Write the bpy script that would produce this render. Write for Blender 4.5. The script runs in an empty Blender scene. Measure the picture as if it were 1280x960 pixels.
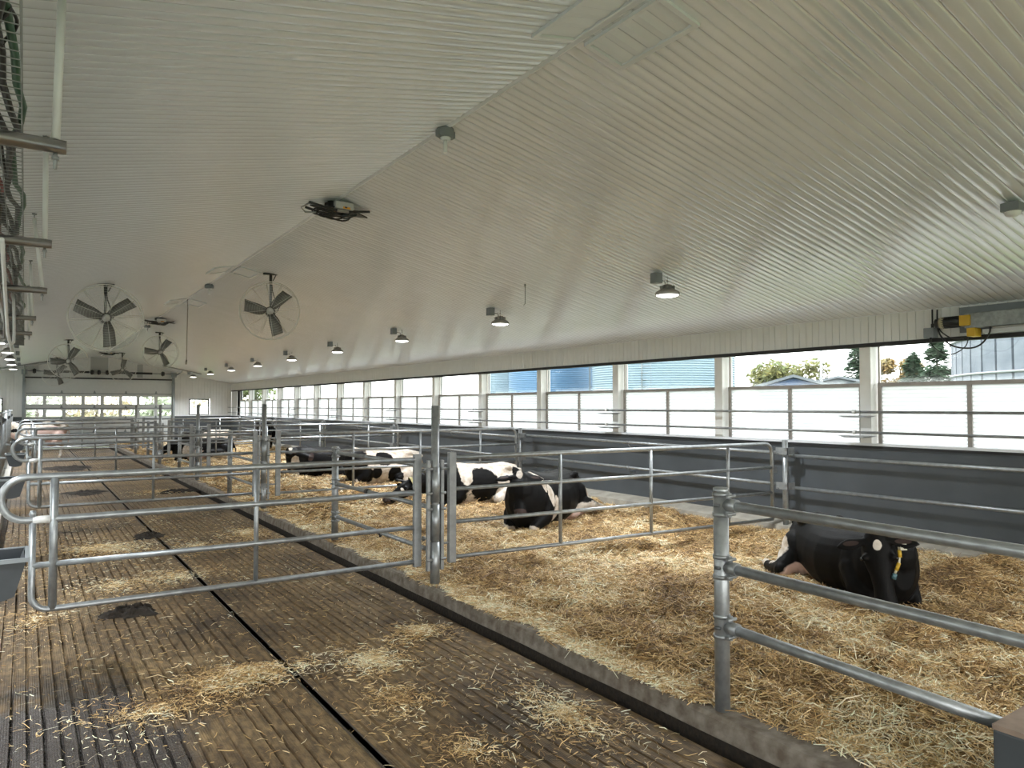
import bpy, bmesh, math, random
import numpy as np
from math import pi, sin, cos, radians as R, sqrt, atan, atan2, tan
from mathutils import Vector, Matrix, noise as mnoise
S = bpy.context.scene
COL = S.collection
random.seed(7)
rng = np.random.default_rng(7)

# ------------------------------------------------------------------ camera
F_PX = 890.0
XV, YH = 31.0, 507.5
pitch = atan2(YH-480, F_PX)
yaw = atan((640-XV)/(F_PX/cos(pitch)))
EYE = 2.05
cd = bpy.data.cameras.new('camera'); cam = bpy.data.objects.new('camera', cd); COL.objects.link(cam)
fw = Vector((sin(yaw)*cos(pitch), cos(yaw)*cos(pitch), sin(pitch)))
rt = Vector((cos(yaw), -sin(yaw), 0)); up = rt.cross(fw)
M = Matrix((rt, up, -fw)).transposed().to_4x4(); M.translation = Vector((0, 0, EYE))
cam.matrix_world = M
cd.sensor_width = 36; cd.lens = 36*F_PX/1280; cd.clip_start = .05; cd.clip_end = 500
S.camera = cam

# ------------------------------------------------------------------ light, exposure
S.view_settings.view_transform = 'Standard'; S.view_settings.look = 'None'
S.view_settings.gamma = 1; S.view_settings.use_curve_mapping = False
S.view_settings.exposure = 0.5
SKY = 4.4
LAMP_W = 85
w = bpy.data.worlds.new('overcast_sky'); S.world = w; w.use_nodes = True
nt = w.node_tree; nt.nodes.clear()
o_ = nt.nodes.new('ShaderNodeOutputWorld'); bg = nt.nodes.new('ShaderNodeBackground')
tc = nt.nodes.new('ShaderNodeTexCoord'); sp = nt.nodes.new('ShaderNodeSeparateXYZ'); rp = nt.nodes.new('ShaderNodeValToRGB')
nt.links.new(tc.outputs['Generated'], sp.inputs[0]); nt.links.new(sp.outputs['Z'], rp.inputs[0])
rp.color_ramp.elements[0].position = 0.0; rp.color_ramp.elements[0].color = (1, .99, .97, 1)
rp.color_ramp.elements[1].position = 1.0; rp.color_ramp.elements[1].color = (.95, .97, 1, 1)
nt.links.new(rp.outputs[0], bg.inputs[0]); bg.inputs[1].default_value = SKY
nt.links.new(bg.outputs[0], o_.inputs[0])
S.cycles.max_bounces = 7; S.cycles.diffuse_bounces = 4; S.cycles.glossy_bounces = 3
S.cycles.transparent_max_bounces = 12; S.cycles.transmission_bounces = 4
S.cycles.sample_clamp_indirect = 4.0
S.cycles.use_denoising = True

# ------------------------------------------------------------------ materials
MATS = {}
def new_mat(name):
    m = bpy.data.materials.new(name); m.use_nodes = True
    nt = m.node_tree; b = nt.nodes['Principled BSDF']
    return m, nt, b
def mat(name, col, rough=.5, metal=0., var=0., scale=8., bump=0., bscale=60., col2=None, spec=.5, coord='Object', stretch=(1,1,1)):
    if name in MATS: return MATS[name]
    m, nt, b = new_mat(name)
    b.inputs['Roughness'].default_value = rough; b.inputs['Metallic'].default_value = metal
    b.inputs['Base Color'].default_value = (*col, 1); b.inputs['Specular IOR Level'].default_value = spec
    if var > 0 or col2 or bump > 0:
        t = nt.nodes.new('ShaderNodeTexCoord'); mp = nt.nodes.new('ShaderNodeMapping'); mp.inputs['Scale'].default_value = stretch
        nt.links.new(t.outputs[coord], mp.inputs[0])
    if var > 0 or col2:
        n = nt.nodes.new('ShaderNodeTexNoise'); n.inputs['Scale'].default_value = scale; n.inputs['Detail'].default_value = 5
        nt.links.new(mp.outputs[0], n.inputs['Vector'])
        r = nt.nodes.new('ShaderNodeValToRGB'); e = r.color_ramp.elements
        e[0].position = .35; e[1].position = .68
        c2 = col2 or tuple(c*(1-var) for c in col)
        e[0].color = (*c2, 1); e[1].color = (*col, 1)
        nt.links.new(n.outputs['Fac'], r.inputs[0]); nt.links.new(r.outputs[0], b.inputs['Base Color'])
    if bump > 0:
        n2 = nt.nodes.new('ShaderNodeTexNoise'); n2.inputs['Scale'].default_value = bscale; n2.inputs['Detail'].default_value = 4
        nt.links.new(mp.outputs[0], n2.inputs['Vector'])
        bp = nt.nodes.new('ShaderNodeBump'); bp.inputs['Strength'].default_value = bump; bp.inputs['Distance'].default_value = .01
        nt.links.new(n2.outputs['Fac'], bp.inputs['Height']); nt.links.new(bp.outputs[0], b.inputs['Normal'])
    MATS[name] = m
    return m

galv = mat('galvanised_steel', (.41, .43, .44), .38, .65, var=.28, scale=14, bump=.05, bscale=90)
galv_dark = mat('galvanised_steel_dull', (.36, .375, .38), .48, .6, var=.3, scale=9, bump=.05)
stainless = mat('stainless_steel', (.42, .41, .40), .28, 1., var=.2, scale=5)
whitepvc = mat('white_plastic_pipe', (.74, .74, .73), .35, var=.08)
black = mat('black_metal', (.02, .02, .022), .45)
darkplastic = mat('dark_grey_plastic', (.042, .048, .053), .5, var=.2)
boxgrey = mat('grey_box_plastic', (.2, .22, .24), .5, var=.1)
liner = mat('white_liner_panel', (.72, .725, .71), .34, var=.06, scale=3)
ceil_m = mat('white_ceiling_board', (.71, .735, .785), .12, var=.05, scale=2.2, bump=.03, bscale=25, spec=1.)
ceil_m2 = mat('white_ceiling_board_paler', (.77, .80, .855), .12, var=.03, scale=2.2, bump=.05, bscale=30, spec=1.)  # slightly paler board colour for the left slope
trimw = mat('white_trim', (.72, .735, .76), .35)
post_m = mat('white_window_post', (.78, .78, .75), .4, var=.06)
frame_m = mat('window_frame_metal', (.32, .29, .26), .35, .7, var=.2)
conc_wall = mat('grey_painted_concrete', (.075, .085, .094), .55, var=.22, scale=1.6, bump=.12, bscale=18)
ledge_m = mat('bare_concrete', (.40, .37, .31), .85, var=.3, scale=5, bump=.3, bscale=30)
kerb_m = mat('dirty_concrete_kerb', (.25, .22, .18), .85, col2=(.12, .092, .066), scale=11, bump=.7, bscale=34)
leftkerb_m = mat('pale_concrete', (.5, .47, .42), .8, var=.25, scale=6)
seal_m = mat('black_rubber_seal', (.015, .015, .016), .6)
door_m = mat('garage_door_panel', (.62, .65, .65), .45, var=.05)
door_rail_m = mat('door_joint_grey', (.25, .28, .29), .45, .3)
blade_m = mat('fan_blade_metal', (.20, .20, .19), .45, .55, var=.15)
guard_m = mat('fan_guard_wire', (.66, .66, .63), .4, .2)
lampbody_m = mat('lamp_housing', (.35, .34, .33), .4, .5)
yellow_m = mat('yellow_plastic', (.50, .31, .02), .5)
orange_m = mat('orange_label', (.75, .35, .03), .6)
manure_m = mat('manure', (.026, .017, .009), .95, var=.6, scale=30, bump=1., bscale=35)
rope_m = mat('grey_rope', (.25, .23, .2), .8)
wood_m = mat('weathered_wood_plank', (.35, .26, .2), .7, var=.35, scale=9)
grass_m = mat('grass_lawn', (.15, .21, .085), .9, var=.4, scale=.6)
bin_m = None

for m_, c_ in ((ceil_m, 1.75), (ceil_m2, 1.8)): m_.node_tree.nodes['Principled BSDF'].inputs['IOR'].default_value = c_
def emis(name, col, s):
    m, nt, b = new_mat(name)
    b.inputs['Base Color'].default_value = (*col, 1)
    b.inputs['Emission Color'].default_value = (*col, 1); b.inputs['Emission Strength'].default_value = s
    MATS[name] = m; return m
lens_m = emis('led_lens', (1, .98, .95), 5)

def glass_mat():
    m, nt, b = new_mat('clear_pane'); nt.nodes.remove(b)
    out = nt.nodes['Material Output']
    tr = nt.nodes.new('ShaderNodeBsdfTransparent'); tr.inputs[0].default_value = (.95, .97, .97, 1)
    gl = nt.nodes.new('ShaderNodeBsdfGlossy'); gl.inputs['Roughness'].default_value = .05
    mx = nt.nodes.new('ShaderNodeMixShader'); mx.inputs[0].default_value = .06
    nt.links.new(tr.outputs[0], mx.inputs[1]); nt.links.new(gl.outputs[0], mx.inputs[2]); nt.links.new(mx.outputs[0], out.inputs[0])
    return m
glass = glass_mat()
def poly_mat():
    # twin-wall polycarbonate: part see-through, part milky, fine horizontal flutes
    m, nt, b = new_mat('fluted_polycarbonate'); nt.nodes.remove(b)
    out = nt.nodes['Material Output']
    t = nt.nodes.new('ShaderNodeTexCoord'); wv = nt.nodes.new('ShaderNodeTexWave'); wv.bands_direction = 'Z'
    wv.inputs['Scale'].default_value = 6.; wv.inputs['Distortion'].default_value = .3; wv.inputs['Detail'].default_value = 1
    nt.links.new(t.outputs['Object'], wv.inputs['Vector'])
    tr = nt.nodes.new('ShaderNodeBsdfTransparent'); tr.inputs[0].default_value = (.66, .67, .67, 1)
    tl = nt.nodes.new('ShaderNodeBsdfTranslucent'); tl.inputs[0].default_value = (.73, .75, .75, 1)
    gl = nt.nodes.new('ShaderNodeBsdfGlossy'); gl.inputs['Roughness'].default_value = .3
    mr = nt.nodes.new('ShaderNodeMapRange'); mr.inputs[3].default_value = .38; mr.inputs[4].default_value = .84
    nt.links.new(wv.outputs['Fac'], mr.inputs[0])
    mx = nt.nodes.new('ShaderNodeMixShader'); nt.links.new(mr.outputs[0], mx.inputs[0])
    nt.links.new(tr.outputs[0], mx.inputs[1]); nt.links.new(tl.outputs[0], mx.inputs[2])
    m2 = nt.nodes.new('ShaderNodeMixShader'); m2.inputs[0].default_value = .07
    nt.links.new(mx.outputs[0], m2.inputs[1]); nt.links.new(gl.outputs[0], m2.inputs[2])
    nt.links.new(m2.outputs[0], out.inputs[0])
    return m
poly = poly_mat()

def slat_mat():
    m, nt, b = new_mat('slatted_concrete_floor')
    N = nt.nodes.new; L = nt.links.new
    t = N('ShaderNodeTexCoord'); sx = N('ShaderNodeSeparateXYZ'); L(t.outputs['Object'], sx.inputs[0])
    n1 = N('ShaderNodeTexNoise'); n1.inputs['Scale'].default_value = .9; n1.inputs['Detail'].default_value = 7; n1.inputs['Roughness'].default_value = .62
    L(t.outputs['Object'], n1.inputs['Vector'])
    r1 = N('ShaderNodeValToRGB'); e = r1.color_ramp.elements
    e[0].position = .3; e[0].color = (.050, .030, .013, 1); e[1].position = .72; e[1].color = (.30, .205, .10, 1)
    e2 = e.new(.5); e2.color = (.16, .102, .046, 1)
    L(n1.outputs['Fac'], r1.inputs[0])
    n3 = N('ShaderNodeTexNoise'); n3.inputs['Scale'].default_value = 26; n3.inputs['Detail'].default_value = 5
    mp3 = N('ShaderNodeMapping'); mp3.inputs['Scale'].default_value = (1, .35, 1); L(t.outputs['Object'], mp3.inputs[0]); L(mp3.outputs[0], n3.inputs['Vector'])
    r3 = N('ShaderNodeValToRGB'); r3.color_ramp.elements[0].position = .4; r3.color_ramp.elements[0].color = (.34, .32, .30, 1); r3.color_ramp.elements[1].position = .62; r3.color_ramp.elements[1].color = (1.1, 1.1, 1.1, 1)
    L(n3.outputs['Fac'], r3.inputs[0])
    mu = N('ShaderNodeMixRGB'); mu.blend_type = 'MULTIPLY'; mu.inputs[0].default_value = .75; L(r1.outputs[0], mu.inputs[1]); L(r3.outputs[0], mu.inputs[2])
    # wet rinsed patch by the lower left
    vm = N('ShaderNodeVectorMath'); vm.operation = 'SUBTRACT'; L(t.outputs['Object'], vm.inputs[0]); vm.inputs[1].default_value = (.2, 4.6, 0)
    ml = N('ShaderNodeVectorMath'); ml.operation = 'MULTIPLY'; L(vm.outputs[0], ml.inputs[0]); ml.inputs[1].default_value = (1.15, .52, 0)
    ln = N('ShaderNodeVectorMath'); ln.operation = 'LENGTH'; L(ml.outputs[0], ln.inputs[0])
    n4 = N('ShaderNodeTexNoise'); n4.inputs['Scale'].default_value = 2.6; n4.inputs['Detail'].default_value = 4; L(t.outputs['Object'], n4.inputs['Vector'])
    ad = N('ShaderNodeMath'); ad.operation = 'MULTIPLY_ADD'; L(n4.outputs['Fac'], ad.inputs[0]); ad.inputs[1].default_value = .9; L(ln.outputs['Value'], ad.inputs[2])
    wr = N('ShaderNodeMapRange'); wr.inputs[1].default_value = 1.12; wr.inputs[2].default_value = 1.35; wr.inputs[3].default_value = 1; wr.inputs[4].default_value = 0
    L(ad.outputs[0], wr.inputs[0])
    mw = N('ShaderNodeMixRGB'); L(wr.outputs[0], mw.inputs[0]); L(mu.outputs[0], mw.inputs[1]); mw.inputs[2].default_value = (.062, .052, .048, 1)
    L(mw.outputs[0], b.inputs['Base Color'])
    rr = N('ShaderNodeMapRange'); rr.inputs[3].default_value = .62; rr.inputs[4].default_value = .2; L(wr.outputs[0], rr.inputs[0]); L(rr.outputs[0], b.inputs['Roughness'])
    # fine ridges along the slats + grain
    wv = N('ShaderNodeTexWave'); wv.bands_direction = 'X'; wv.inputs['Scale'].default_value = 22; wv.inputs['Distortion'].default_value = .6; wv.inputs['Detail'].default_value = 2
    L(t.outputs['Object'], wv.inputs['Vector'])
    n5 = N('ShaderNodeTexNoise'); n5.inputs['Scale'].default_value = 45; n5.inputs['Detail'].default_value = 5; L(t.outputs['Object'], n5.inputs['Vector'])
    am = N('ShaderNodeMath'); am.operation = 'MULTIPLY_ADD'; L(wv.outputs['Fac'], am.inputs[0]); am.inputs[1].default_value = .35; L(n5.outputs['Fac'], am.inputs[2])
    bp = N('ShaderNodeBump'); bp.inputs['Strength'].default_value = .7; bp.inputs['Distance'].default_value = .006; L(am.outputs[0], bp.inputs['Height'])
    L(bp.outputs[0], b.inputs['Normal'])
    return m
slat_m = slat_mat()

def straw_mat():
    m, nt, b = new_mat('straw_strands')
    a = nt.nodes.new('ShaderNodeAttribute'); a.attribute_name = 'tone'
    nt.links.new(a.outputs['Color'], b.inputs['Base Color']); b.inputs['Roughness'].default_value = .55
    return m
straw_m = straw_mat()
bed_m = mat('straw_bedding_base', (.42, .29, .135), .8, col2=(.10, .06, .025), scale=9, bump=1., bscale=40)

def coat_mat(name='holstein_coat'):
    m, nt, b = new_mat(name)
    N = nt.nodes.new; L = nt.links.new
    a = N('ShaderNodeAttribute'); a.attribute_name = 'coat'; s = N('ShaderNodeSeparateColor'); L(a.outputs['Color'], s.inputs[0])
    t = N('ShaderNodeTexCoord'); n = N('ShaderNodeTexNoise'); n.inputs['Scale'].default_value = 14; n.inputs['Detail'].default_value = 4; L(t.outputs['Object'], n.inputs['Vector'])
    def sel(ch, amp):
        ma = N('ShaderNodeMath'); ma.operation = 'MULTIPLY_ADD'; L(n.outputs['Fac'], ma.inputs[0]); ma.inputs[1].default_value = amp; L(s.outputs[ch], ma.inputs[2])
        mr = N('ShaderNodeMapRange'); mr.inputs[1].default_value = .5+amp*.5-.02; mr.inputs[2].default_value = .5+amp*.5+.02; L(ma.outputs[0], mr.inputs[0]); return mr
    nn = N('ShaderNodeTexNoise'); nn.inputs['Scale'].default_value = 9; nn.inputs['Detail'].default_value = 3; L(t.outputs['Object'], nn.inputs['Vector'])
    wr = N('ShaderNodeValToRGB'); wr.color_ramp.elements[0].position = .35; wr.color_ramp.elements[0].color = (.42, .34, .26, 1); wr.color_ramp.elements[1].position = .6; wr.color_ramp.elements[1].color = (.64, .58, .51, 1)
    L(nn.outputs['Fac'], wr.inputs[0])
    br = N('ShaderNodeValToRGB'); br.color_ramp.elements[0].color = (.004, .004, .004, 1); br.color_ramp.elements[1].color = (.009, .008, .0075, 1); L(nn.outputs['Fac'], br.inputs[0])
    m1 = N('ShaderNodeMixRGB'); L(sel(0, .22).outputs[0], m1.inputs[0]); L(br.outputs[0], m1.inputs[1]); L(wr.outputs[0], m1.inputs[2])
    m2 = N('ShaderNodeMixRGB'); L(sel(1, .1).outputs[0], m2.inputs[0]); L(m1.outputs[0], m2.inputs[1]); m2.inputs[2].default_value = (.64, .46, .40, 1)
    m3 = N('ShaderNodeMixRGB'); L(sel(2, .05).outputs[0], m3.inputs[0]); L(m2.outputs[0], m3.inputs[1]); m3.inputs[2].default_value = (.055, .038, .034, 1)
    L(m3.outputs[0], b.inputs['Base Color']); b.inputs['Roughness'].default_value = .5
    b.inputs['Specular IOR Level'].default_value = .09
    mp = N('ShaderNodeMapping'); mp.inputs['Scale'].default_value = (30, 90, 90); L(t.outputs['Object'], mp.inputs[0])
    nf = N('ShaderNodeTexNoise'); nf.inputs['Scale'].default_value = 1.6; L(mp.outputs[0], nf.inputs['Vector'])
    bp = N('ShaderNodeBump'); bp.inputs['Strength'].default_value = .35; bp.inputs['Distance'].default_value = .006; L(nf.outputs['Fac'], bp.inputs['Height']); L(bp.outputs[0], b.inputs['Normal'])
    return m
coat = coat_mat()
def leaf_mat(name, a, b2):
    m = mat(name, a, .7, col2=b2, scale=1.2); return m

# ------------------------------------------------------------------ mesh builder
class MB:
    def __init__(s): s.v = []; s.f = []; s.sm = []
    def add(s, vs, fs, smooth=False):
        o = len(s.v); s.v += [tuple(p) for p in vs]; s.f += [tuple(i+o for i in f) for f in fs]; s.sm += [smooth]*len(fs); return s
    def box(s, a, b):
        x0, y0, z0 = (min(a[i], b[i]) for i in range(3)); x1, y1, z1 = (max(a[i], b[i]) for i in range(3))
        return s.add([(x0,y0,z0),(x1,y0,z0),(x1,y1,z0),(x0,y1,z0),(x0,y0,z1),(x1,y0,z1),(x1,y1,z1),(x0,y1,z1)],
                     [(0,3,2,1),(4,5,6,7),(0,1,5,4),(1,2,6,5),(2,3,7,6),(3,0,4,7)])
    def obox(s, c, ax, ay, az):
        c, ax, ay, az = map(Vector, (c, ax, ay, az)); vs = []
        for k in (-1, 1):
            for i, j in ((-1,-1),(1,-1),(1,1),(-1,1)): vs.append(c+ax*i+ay*j+az*k)
        return s.add(vs, [(0,3,2,1),(4,5,6,7),(0,1,5,4),(1,2,6,5),(2,3,7,6),(3,0,4,7)])
    def tube(s, pts, r, n=12, closed=False, caps=True):
        pts = [Vector(p) for p in pts]; m = len(pts)
        rs = r if isinstance(r, (list, tuple)) else [r]*m
        rings = []; prev = None
        for i, p in enumerate(pts):
            if closed: d = pts[(i+1) % m]-pts[i-1]
            else: d = pts[min(i+1, m-1)]-pts[max(i-1, 0)]
            d.normalize()
            if prev is None:
                a = Vector((0,0,1)) if abs(d.z) < .9 else Vector((1,0,0))
                u = d.cross(a).normalized()
            else:
                u = prev-d*prev.dot(d)
                u = u.normalized() if u.length > 1e-6 else d.orthogonal().normalized()
            prev = u; v = d.cross(u)
            # mitre compensation at sharp bends
            rings.append([p+(u*cos(2*pi*k/n)+v*sin(2*pi*k/n))*rs[i] for k in range(n)])
        o = len(s.v)
        for rg in rings: s.v += [tuple(q) for q in rg]
        for i in range(m if closed else m-1):
            a = o+i*n; b = o+((i+1) % m)*n
            for k in range(n): s.f.append((a+k, a+(k+1) % n, b+(k+1) % n, b+k)); s.sm.append(True)
        if caps and not closed:
            s.f.append(tuple(o+k for k in range(n))[::-1]); s.sm.append(False)
            s.f.append(tuple(o+(m-1)*n+k for k in range(n))); s.sm.append(False)
        return s
    def lathe(s, prof, c=(0,0,0), n=24, ax='z'):
        o = len(s.v)
        for r, z in prof:
            for k in range(n):
                a = 2*pi*k/n; x, y = r*cos(a), r*sin(a)
                p = (x, y, z) if ax == 'z' else (x, z, y)
                s.v.append((p[0]+c[0], p[1]+c[1], p[2]+c[2]))
        for i in range(len(prof)-1):
            for k in range(n):
                s.f.append((o+i*n+k, o+i*n+(k+1) % n, o+(i+1)*n+(k+1) % n, o+(i+1)*n+k)); s.sm.append(True)
        return s
    def ell(s, c, rx, ry, rz, n=16, m=10):
        return s.add(*_ell(c, rx, ry, rz, n, m), smooth=True)
def _ell(c, rx, ry, rz, n, m):
    vs = [(c[0], c[1], c[2]-rz)]
    for i in range(1, m):
        t = pi*i/m
        for k in range(n): vs.append((c[0]+rx*sin(t)*cos(2*pi*k/n), c[1]+ry*sin(t)*sin(2*pi*k/n), c[2]-rz*cos(t)))
    vs.append((c[0], c[1], c[2]+rz)); fs = []
    for k in range(n): fs.append((0, 1+(k+1) % n, 1+k))
    for i in range(m-2):
        for k in range(n): a = 1+i*n; fs.append((a+k, a+(k+1) % n, a+n+(k+1) % n, a+n+k))
    a = 1+(m-2)*n
    for k in range(n): fs.append((a+k, a+(k+1) % n, len(vs)-1))
    return vs, fs

def build(name, mb, m, parent=None, label=None, bevel=0):
    me = bpy.data.meshes.new(name)
    off = Vector((0,0,0))
    if parent is not None:
        top = parent
        while top.parent is not None: top = top.parent
        if not top.get('_local'): off = top.matrix_basis.translation
    vs = [(a-off.x, b-off.y, c-off.z) for a, b, c in mb.v]
    me.from_pydata(vs, [], mb.f); me.polygons.foreach_set('use_smooth', mb.sm); me.update()
    if isinstance(m, (list, tuple)):
        for q in m: me.materials.append(q)
    else: me.materials.append(m)
    o = bpy.data.objects.new(name, me); COL.objects.link(o)
    if parent is not None: o.parent = parent
    if label: o['label'] = label
    if bevel:
        bv = o.modifiers.new('edge', 'BEVEL'); bv.width = bevel; bv.segments = 2; bv.limit_method = 'ANGLE'
    return o
def empty(name, loc, label, cat, group=None):
    o = bpy.data.objects.new(name, None); COL.objects.link(o); o.location = loc; o.empty_display_size = .1
    tag(o, label, cat, group); return o
def tag(o, label, cat, group=None, kind=None):
    o['label'] = label; o['category'] = cat
    if group: o['group'] = group
    if kind: o['kind'] = kind
    return o
def struct(name, mb, m, label=None, bevel=0):
    o = build(name, mb, m, bevel=bevel); o['kind'] = 'structure'
    if label: o['label'] = label
    return o
KIDS = {}
def copy_tree(o, loc=None, label=None, parent=None):
    c = o.copy(); COL.objects.link(c)
    if parent is not None: c.parent = parent
    if loc is not None: c.location = loc
    if label: c['label'] = label
    for ch in list(o.children): copy_tree(ch, parent=c)
    return c
def arc(c, r, a0, a1, n, axis='xz'):
    out = []
    for i in range(n+1):
        a = a0+(a1-a0)*i/n
        if axis == 'xz': out.append((c[0]+r*cos(a), c[1], c[2]+r*sin(a)))
        elif axis == 'yz': out.append((c[0], c[1]+r*cos(a), c[2]+r*sin(a)))
        else: out.append((c[0]+r*cos(a), c[1]+r*sin(a), c[2]))
    return out

# ------------------------------------------------------------------ building shell
XL, XR, Y0, Y1 = -3.15, 9.35, -4.0, 41.0
XRG, ZR, SL = 3.1, 4.57, .21          # ridge and slope
ZE = ZR-SL*(XR-XRG)
def zc(x): return ZR-SL*abs(x-XRG)
KX0, KX1, KZ = 3.52, 3.76, .15

def vnoise(x, y, s, seed=0):
    x = np.asarray(x)/s; y = np.asarray(y)/s
    xi = np.floor(x).astype(int); yi = np.floor(y).astype(int); fx = x-xi; fy = y-yi
    fx = fx*fx*(3-2*fx); fy = fy*fy*(3-2*fy)
    def h(a, b): v = np.sin(a*127.1+b*311.7+seed*74.7)*43758.5453; return v-np.floor(v)
    return (h(xi, yi)*(1-fx)+h(xi+1, yi)*fx)*(1-fy)+(h(xi, yi+1)*(1-fx)+h(xi+1, yi+1)*fx)*fy
# slatted floor, slots run along the barn
def slat_panel(x0, x1):
    mb = MB(); prof = []
    x = x0; pitch_ = .0865; slot = .021
    prof.append((x0, -.14)); prof.append((x0, 0.0))
    n = int((x1-x0-.10)/pitch_); x = x0+.06
    for i in range(n):
        prof += [(x, 0), (x+.004, -1), (x+slot-.004, -1), (x+slot, 0)]; x += pitch_
    prof += [(x1, 0.0), (x1, -.14)]
    ys = list(np.arange(Y0, 14, .16))+list(np.arange(14, Y1, 1.0))+[Y1]
    o = 0; vs = []; fs = []
    px = np.array([p[0] for p in prof])
    for y in ys:
        nz = vnoise(px, np.full(len(px), y*.45), .16, 4); nb = vnoise(px, np.full(len(px), y), 1.1, 6)
        wob = (vnoise(px, np.full(len(px), y*.6), .09, 8)-.5)*.006
        for j, p in enumerate(prof):
            if p[1] == -1: vs.append((p[0], y, -.036+.030*min(1, max(0, nz[j]*.9+nb[j]*.9-.45))))
            else: vs.append((p[0]+(wob[j] if p[1] == 0 and 1 < j < len(prof)-2 else 0), y, p[1]))
    k = len(prof)
    for j in range(len(ys)-1):
        for i in range(k-1): fs.append((j*k+i, j*k+i+1, (j+1)*k+i+1, (j+1)*k+i))
    mb.add(vs, [f[::-1] for f in fs]); return mb
struct('floor', slat_panel(-.28, 1.716), slat_m)
struct('floor', slat_panel(1.758, 3.405), slat_m)
struct('floor', MB().box((XL-.2, Y0-.2, -.7), (XR+.3, Y1+.2, -.5)), manure_m)
struct('floor', MB().box((XL, Y0, -.5), (-.5, Y1, .02)), ledge_m)
# steel nosing along the joint between the two slat panels
struct('trim_1', MB().box((1.704, Y0, -.09), (1.716, Y1, .008)).box((1.758, Y0, -.09), (1.768, Y1, .005)).box((1.716, Y0, -.13), (1.758, Y1, -.10)), mat('worn_steel_edge', (.13, .11, .09), .4, .6, var=.4))
# kerb between alley and bedding
kb = MB(); kb2 = MB()
nk = 120
for i in range(nk):
    ya = Y0+(Y1-Y0)*i/nk; yb = Y0+(Y1-Y0)*(i+1)/nk
    w0 = .006*sin(i*1.7)
    if i == 0: w_prev = w0
    kb2.add([(KX0+w_prev, ya, -.5), (KX0+w_prev-.004, ya, .03), (KX0+w0-.004, yb, .03), (KX0+w0, yb, -.5)], [(0,3,2,1)])
    kb.add([(KX0+w_prev, ya, .02), (KX0+.012+w_prev, ya, KZ-.02), (KX0+.03, ya, KZ), (KX1, ya, KZ), (KX1, ya, -.12),
            (KX0+w0, yb, .02), (KX0+.012+w0, yb, KZ-.02), (KX0+.03, yb, KZ), (KX1, yb, KZ), (KX1, yb, -.12)],
           [(0,5,6,1),(1,6,7,2),(2,7,8,3),(3,8,9,4)]); w_prev = w0
tag(build('kerb', kb, kerb_m), 'worn concrete kerb running between slatted alley and straw pens', 'kerb', kind='structure')
tag(build('kerb', MB().box((-.52, Y0, -.5), (-.29, Y1, .22)), leftkerb_m, bevel=.015), 'pale concrete kerb under the feed fence on the left', 'kerb', kind='structure')

tag(build('gutter_wall', kb2, manure_m), 'dark manure-coated foot of the kerb with gutter shade in its colour', 'gutter', kind='structure')  # manure tone also carries the shadow down in the gutter
# ceilings : convex boards across the slope
def ceiling(xa, xb, name, m):
    bw = .1905; nb = int((Y1-Y0)/bw)+1
    prof = []
    for i in range(nb):
        y = Y0+i*bw
        h = bw/2
        prof += [(y, .010), (y+.003, .001), (y+.015, -.0022), (y+h*.5, -.005), (y+h-.016, -.0022), (y+h-.004, .0008), (y+h, .0045),
                 (y+h+.003, .0008), (y+h+.015, -.0022), (y+h*1.5, -.005), (y+bw-.018, -.0022), (y+bw-.007, .001), (y+bw-.004, .010)]
    prof = [p for p in prof if p[0] <= Y1+.01]
    vs = []; fs = []
    for x in (xa, xb): vs += [(x, y, zc(x)+dz) for y, dz in prof]
    k = len(prof)
    for i in range(k-1): fs.append((i, i+1, k+i+1, k+i))
    mb = MB().add(vs, fs, True)
    # roof deck above so nothing leaks in
    o = struct(name, mb, m)
    return o
ceiling(XRG, XR+.02, 'ceiling', ceil_m)
ceiling(XL, XRG, 'ceiling', ceil_m2)
rf = MB()
rf.add([(XR+.6, Y0-.3, zc(XR+.6)+.05), (XR+.6, Y1+.3, zc(XR+.6)+.05), (XRG, Y1+.3, ZR+.05), (XRG, Y0-.3, ZR+.05), (XL-.6, Y0-.3, zc(XL-.6)+.05), (XL-.6, Y1+.3, zc(XL-.6)+.05)],
       [(0,1,2,3), (3,2,5,4)])
tag(build('roof', rf, mat('roof_sheet', (.3, .3, .3), .6)), 'roof deck above the white ceiling boards', 'roof', kind='structure')
# ridge trim
struct('trim_2', MB().add([(XRG-.026, Y0, ZR-.010), (XRG, Y0, ZR-.022), (XRG+.026, Y0, ZR-.010), (XRG-.026, Y1, ZR-.010), (XRG, Y1, ZR-.022), (XRG+.026, Y1, ZR-.010),
                           (XRG-.026, Y0, ZR+.01), (XRG+.026, Y0, ZR+.01), (XRG-.026, Y1, ZR+.01), (XRG+.026, Y1, ZR+.01)],
                          [(0,3,4,1), (1,4,5,2), (6,8,3,0), (2,5,9,7)]), trimw)

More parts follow.
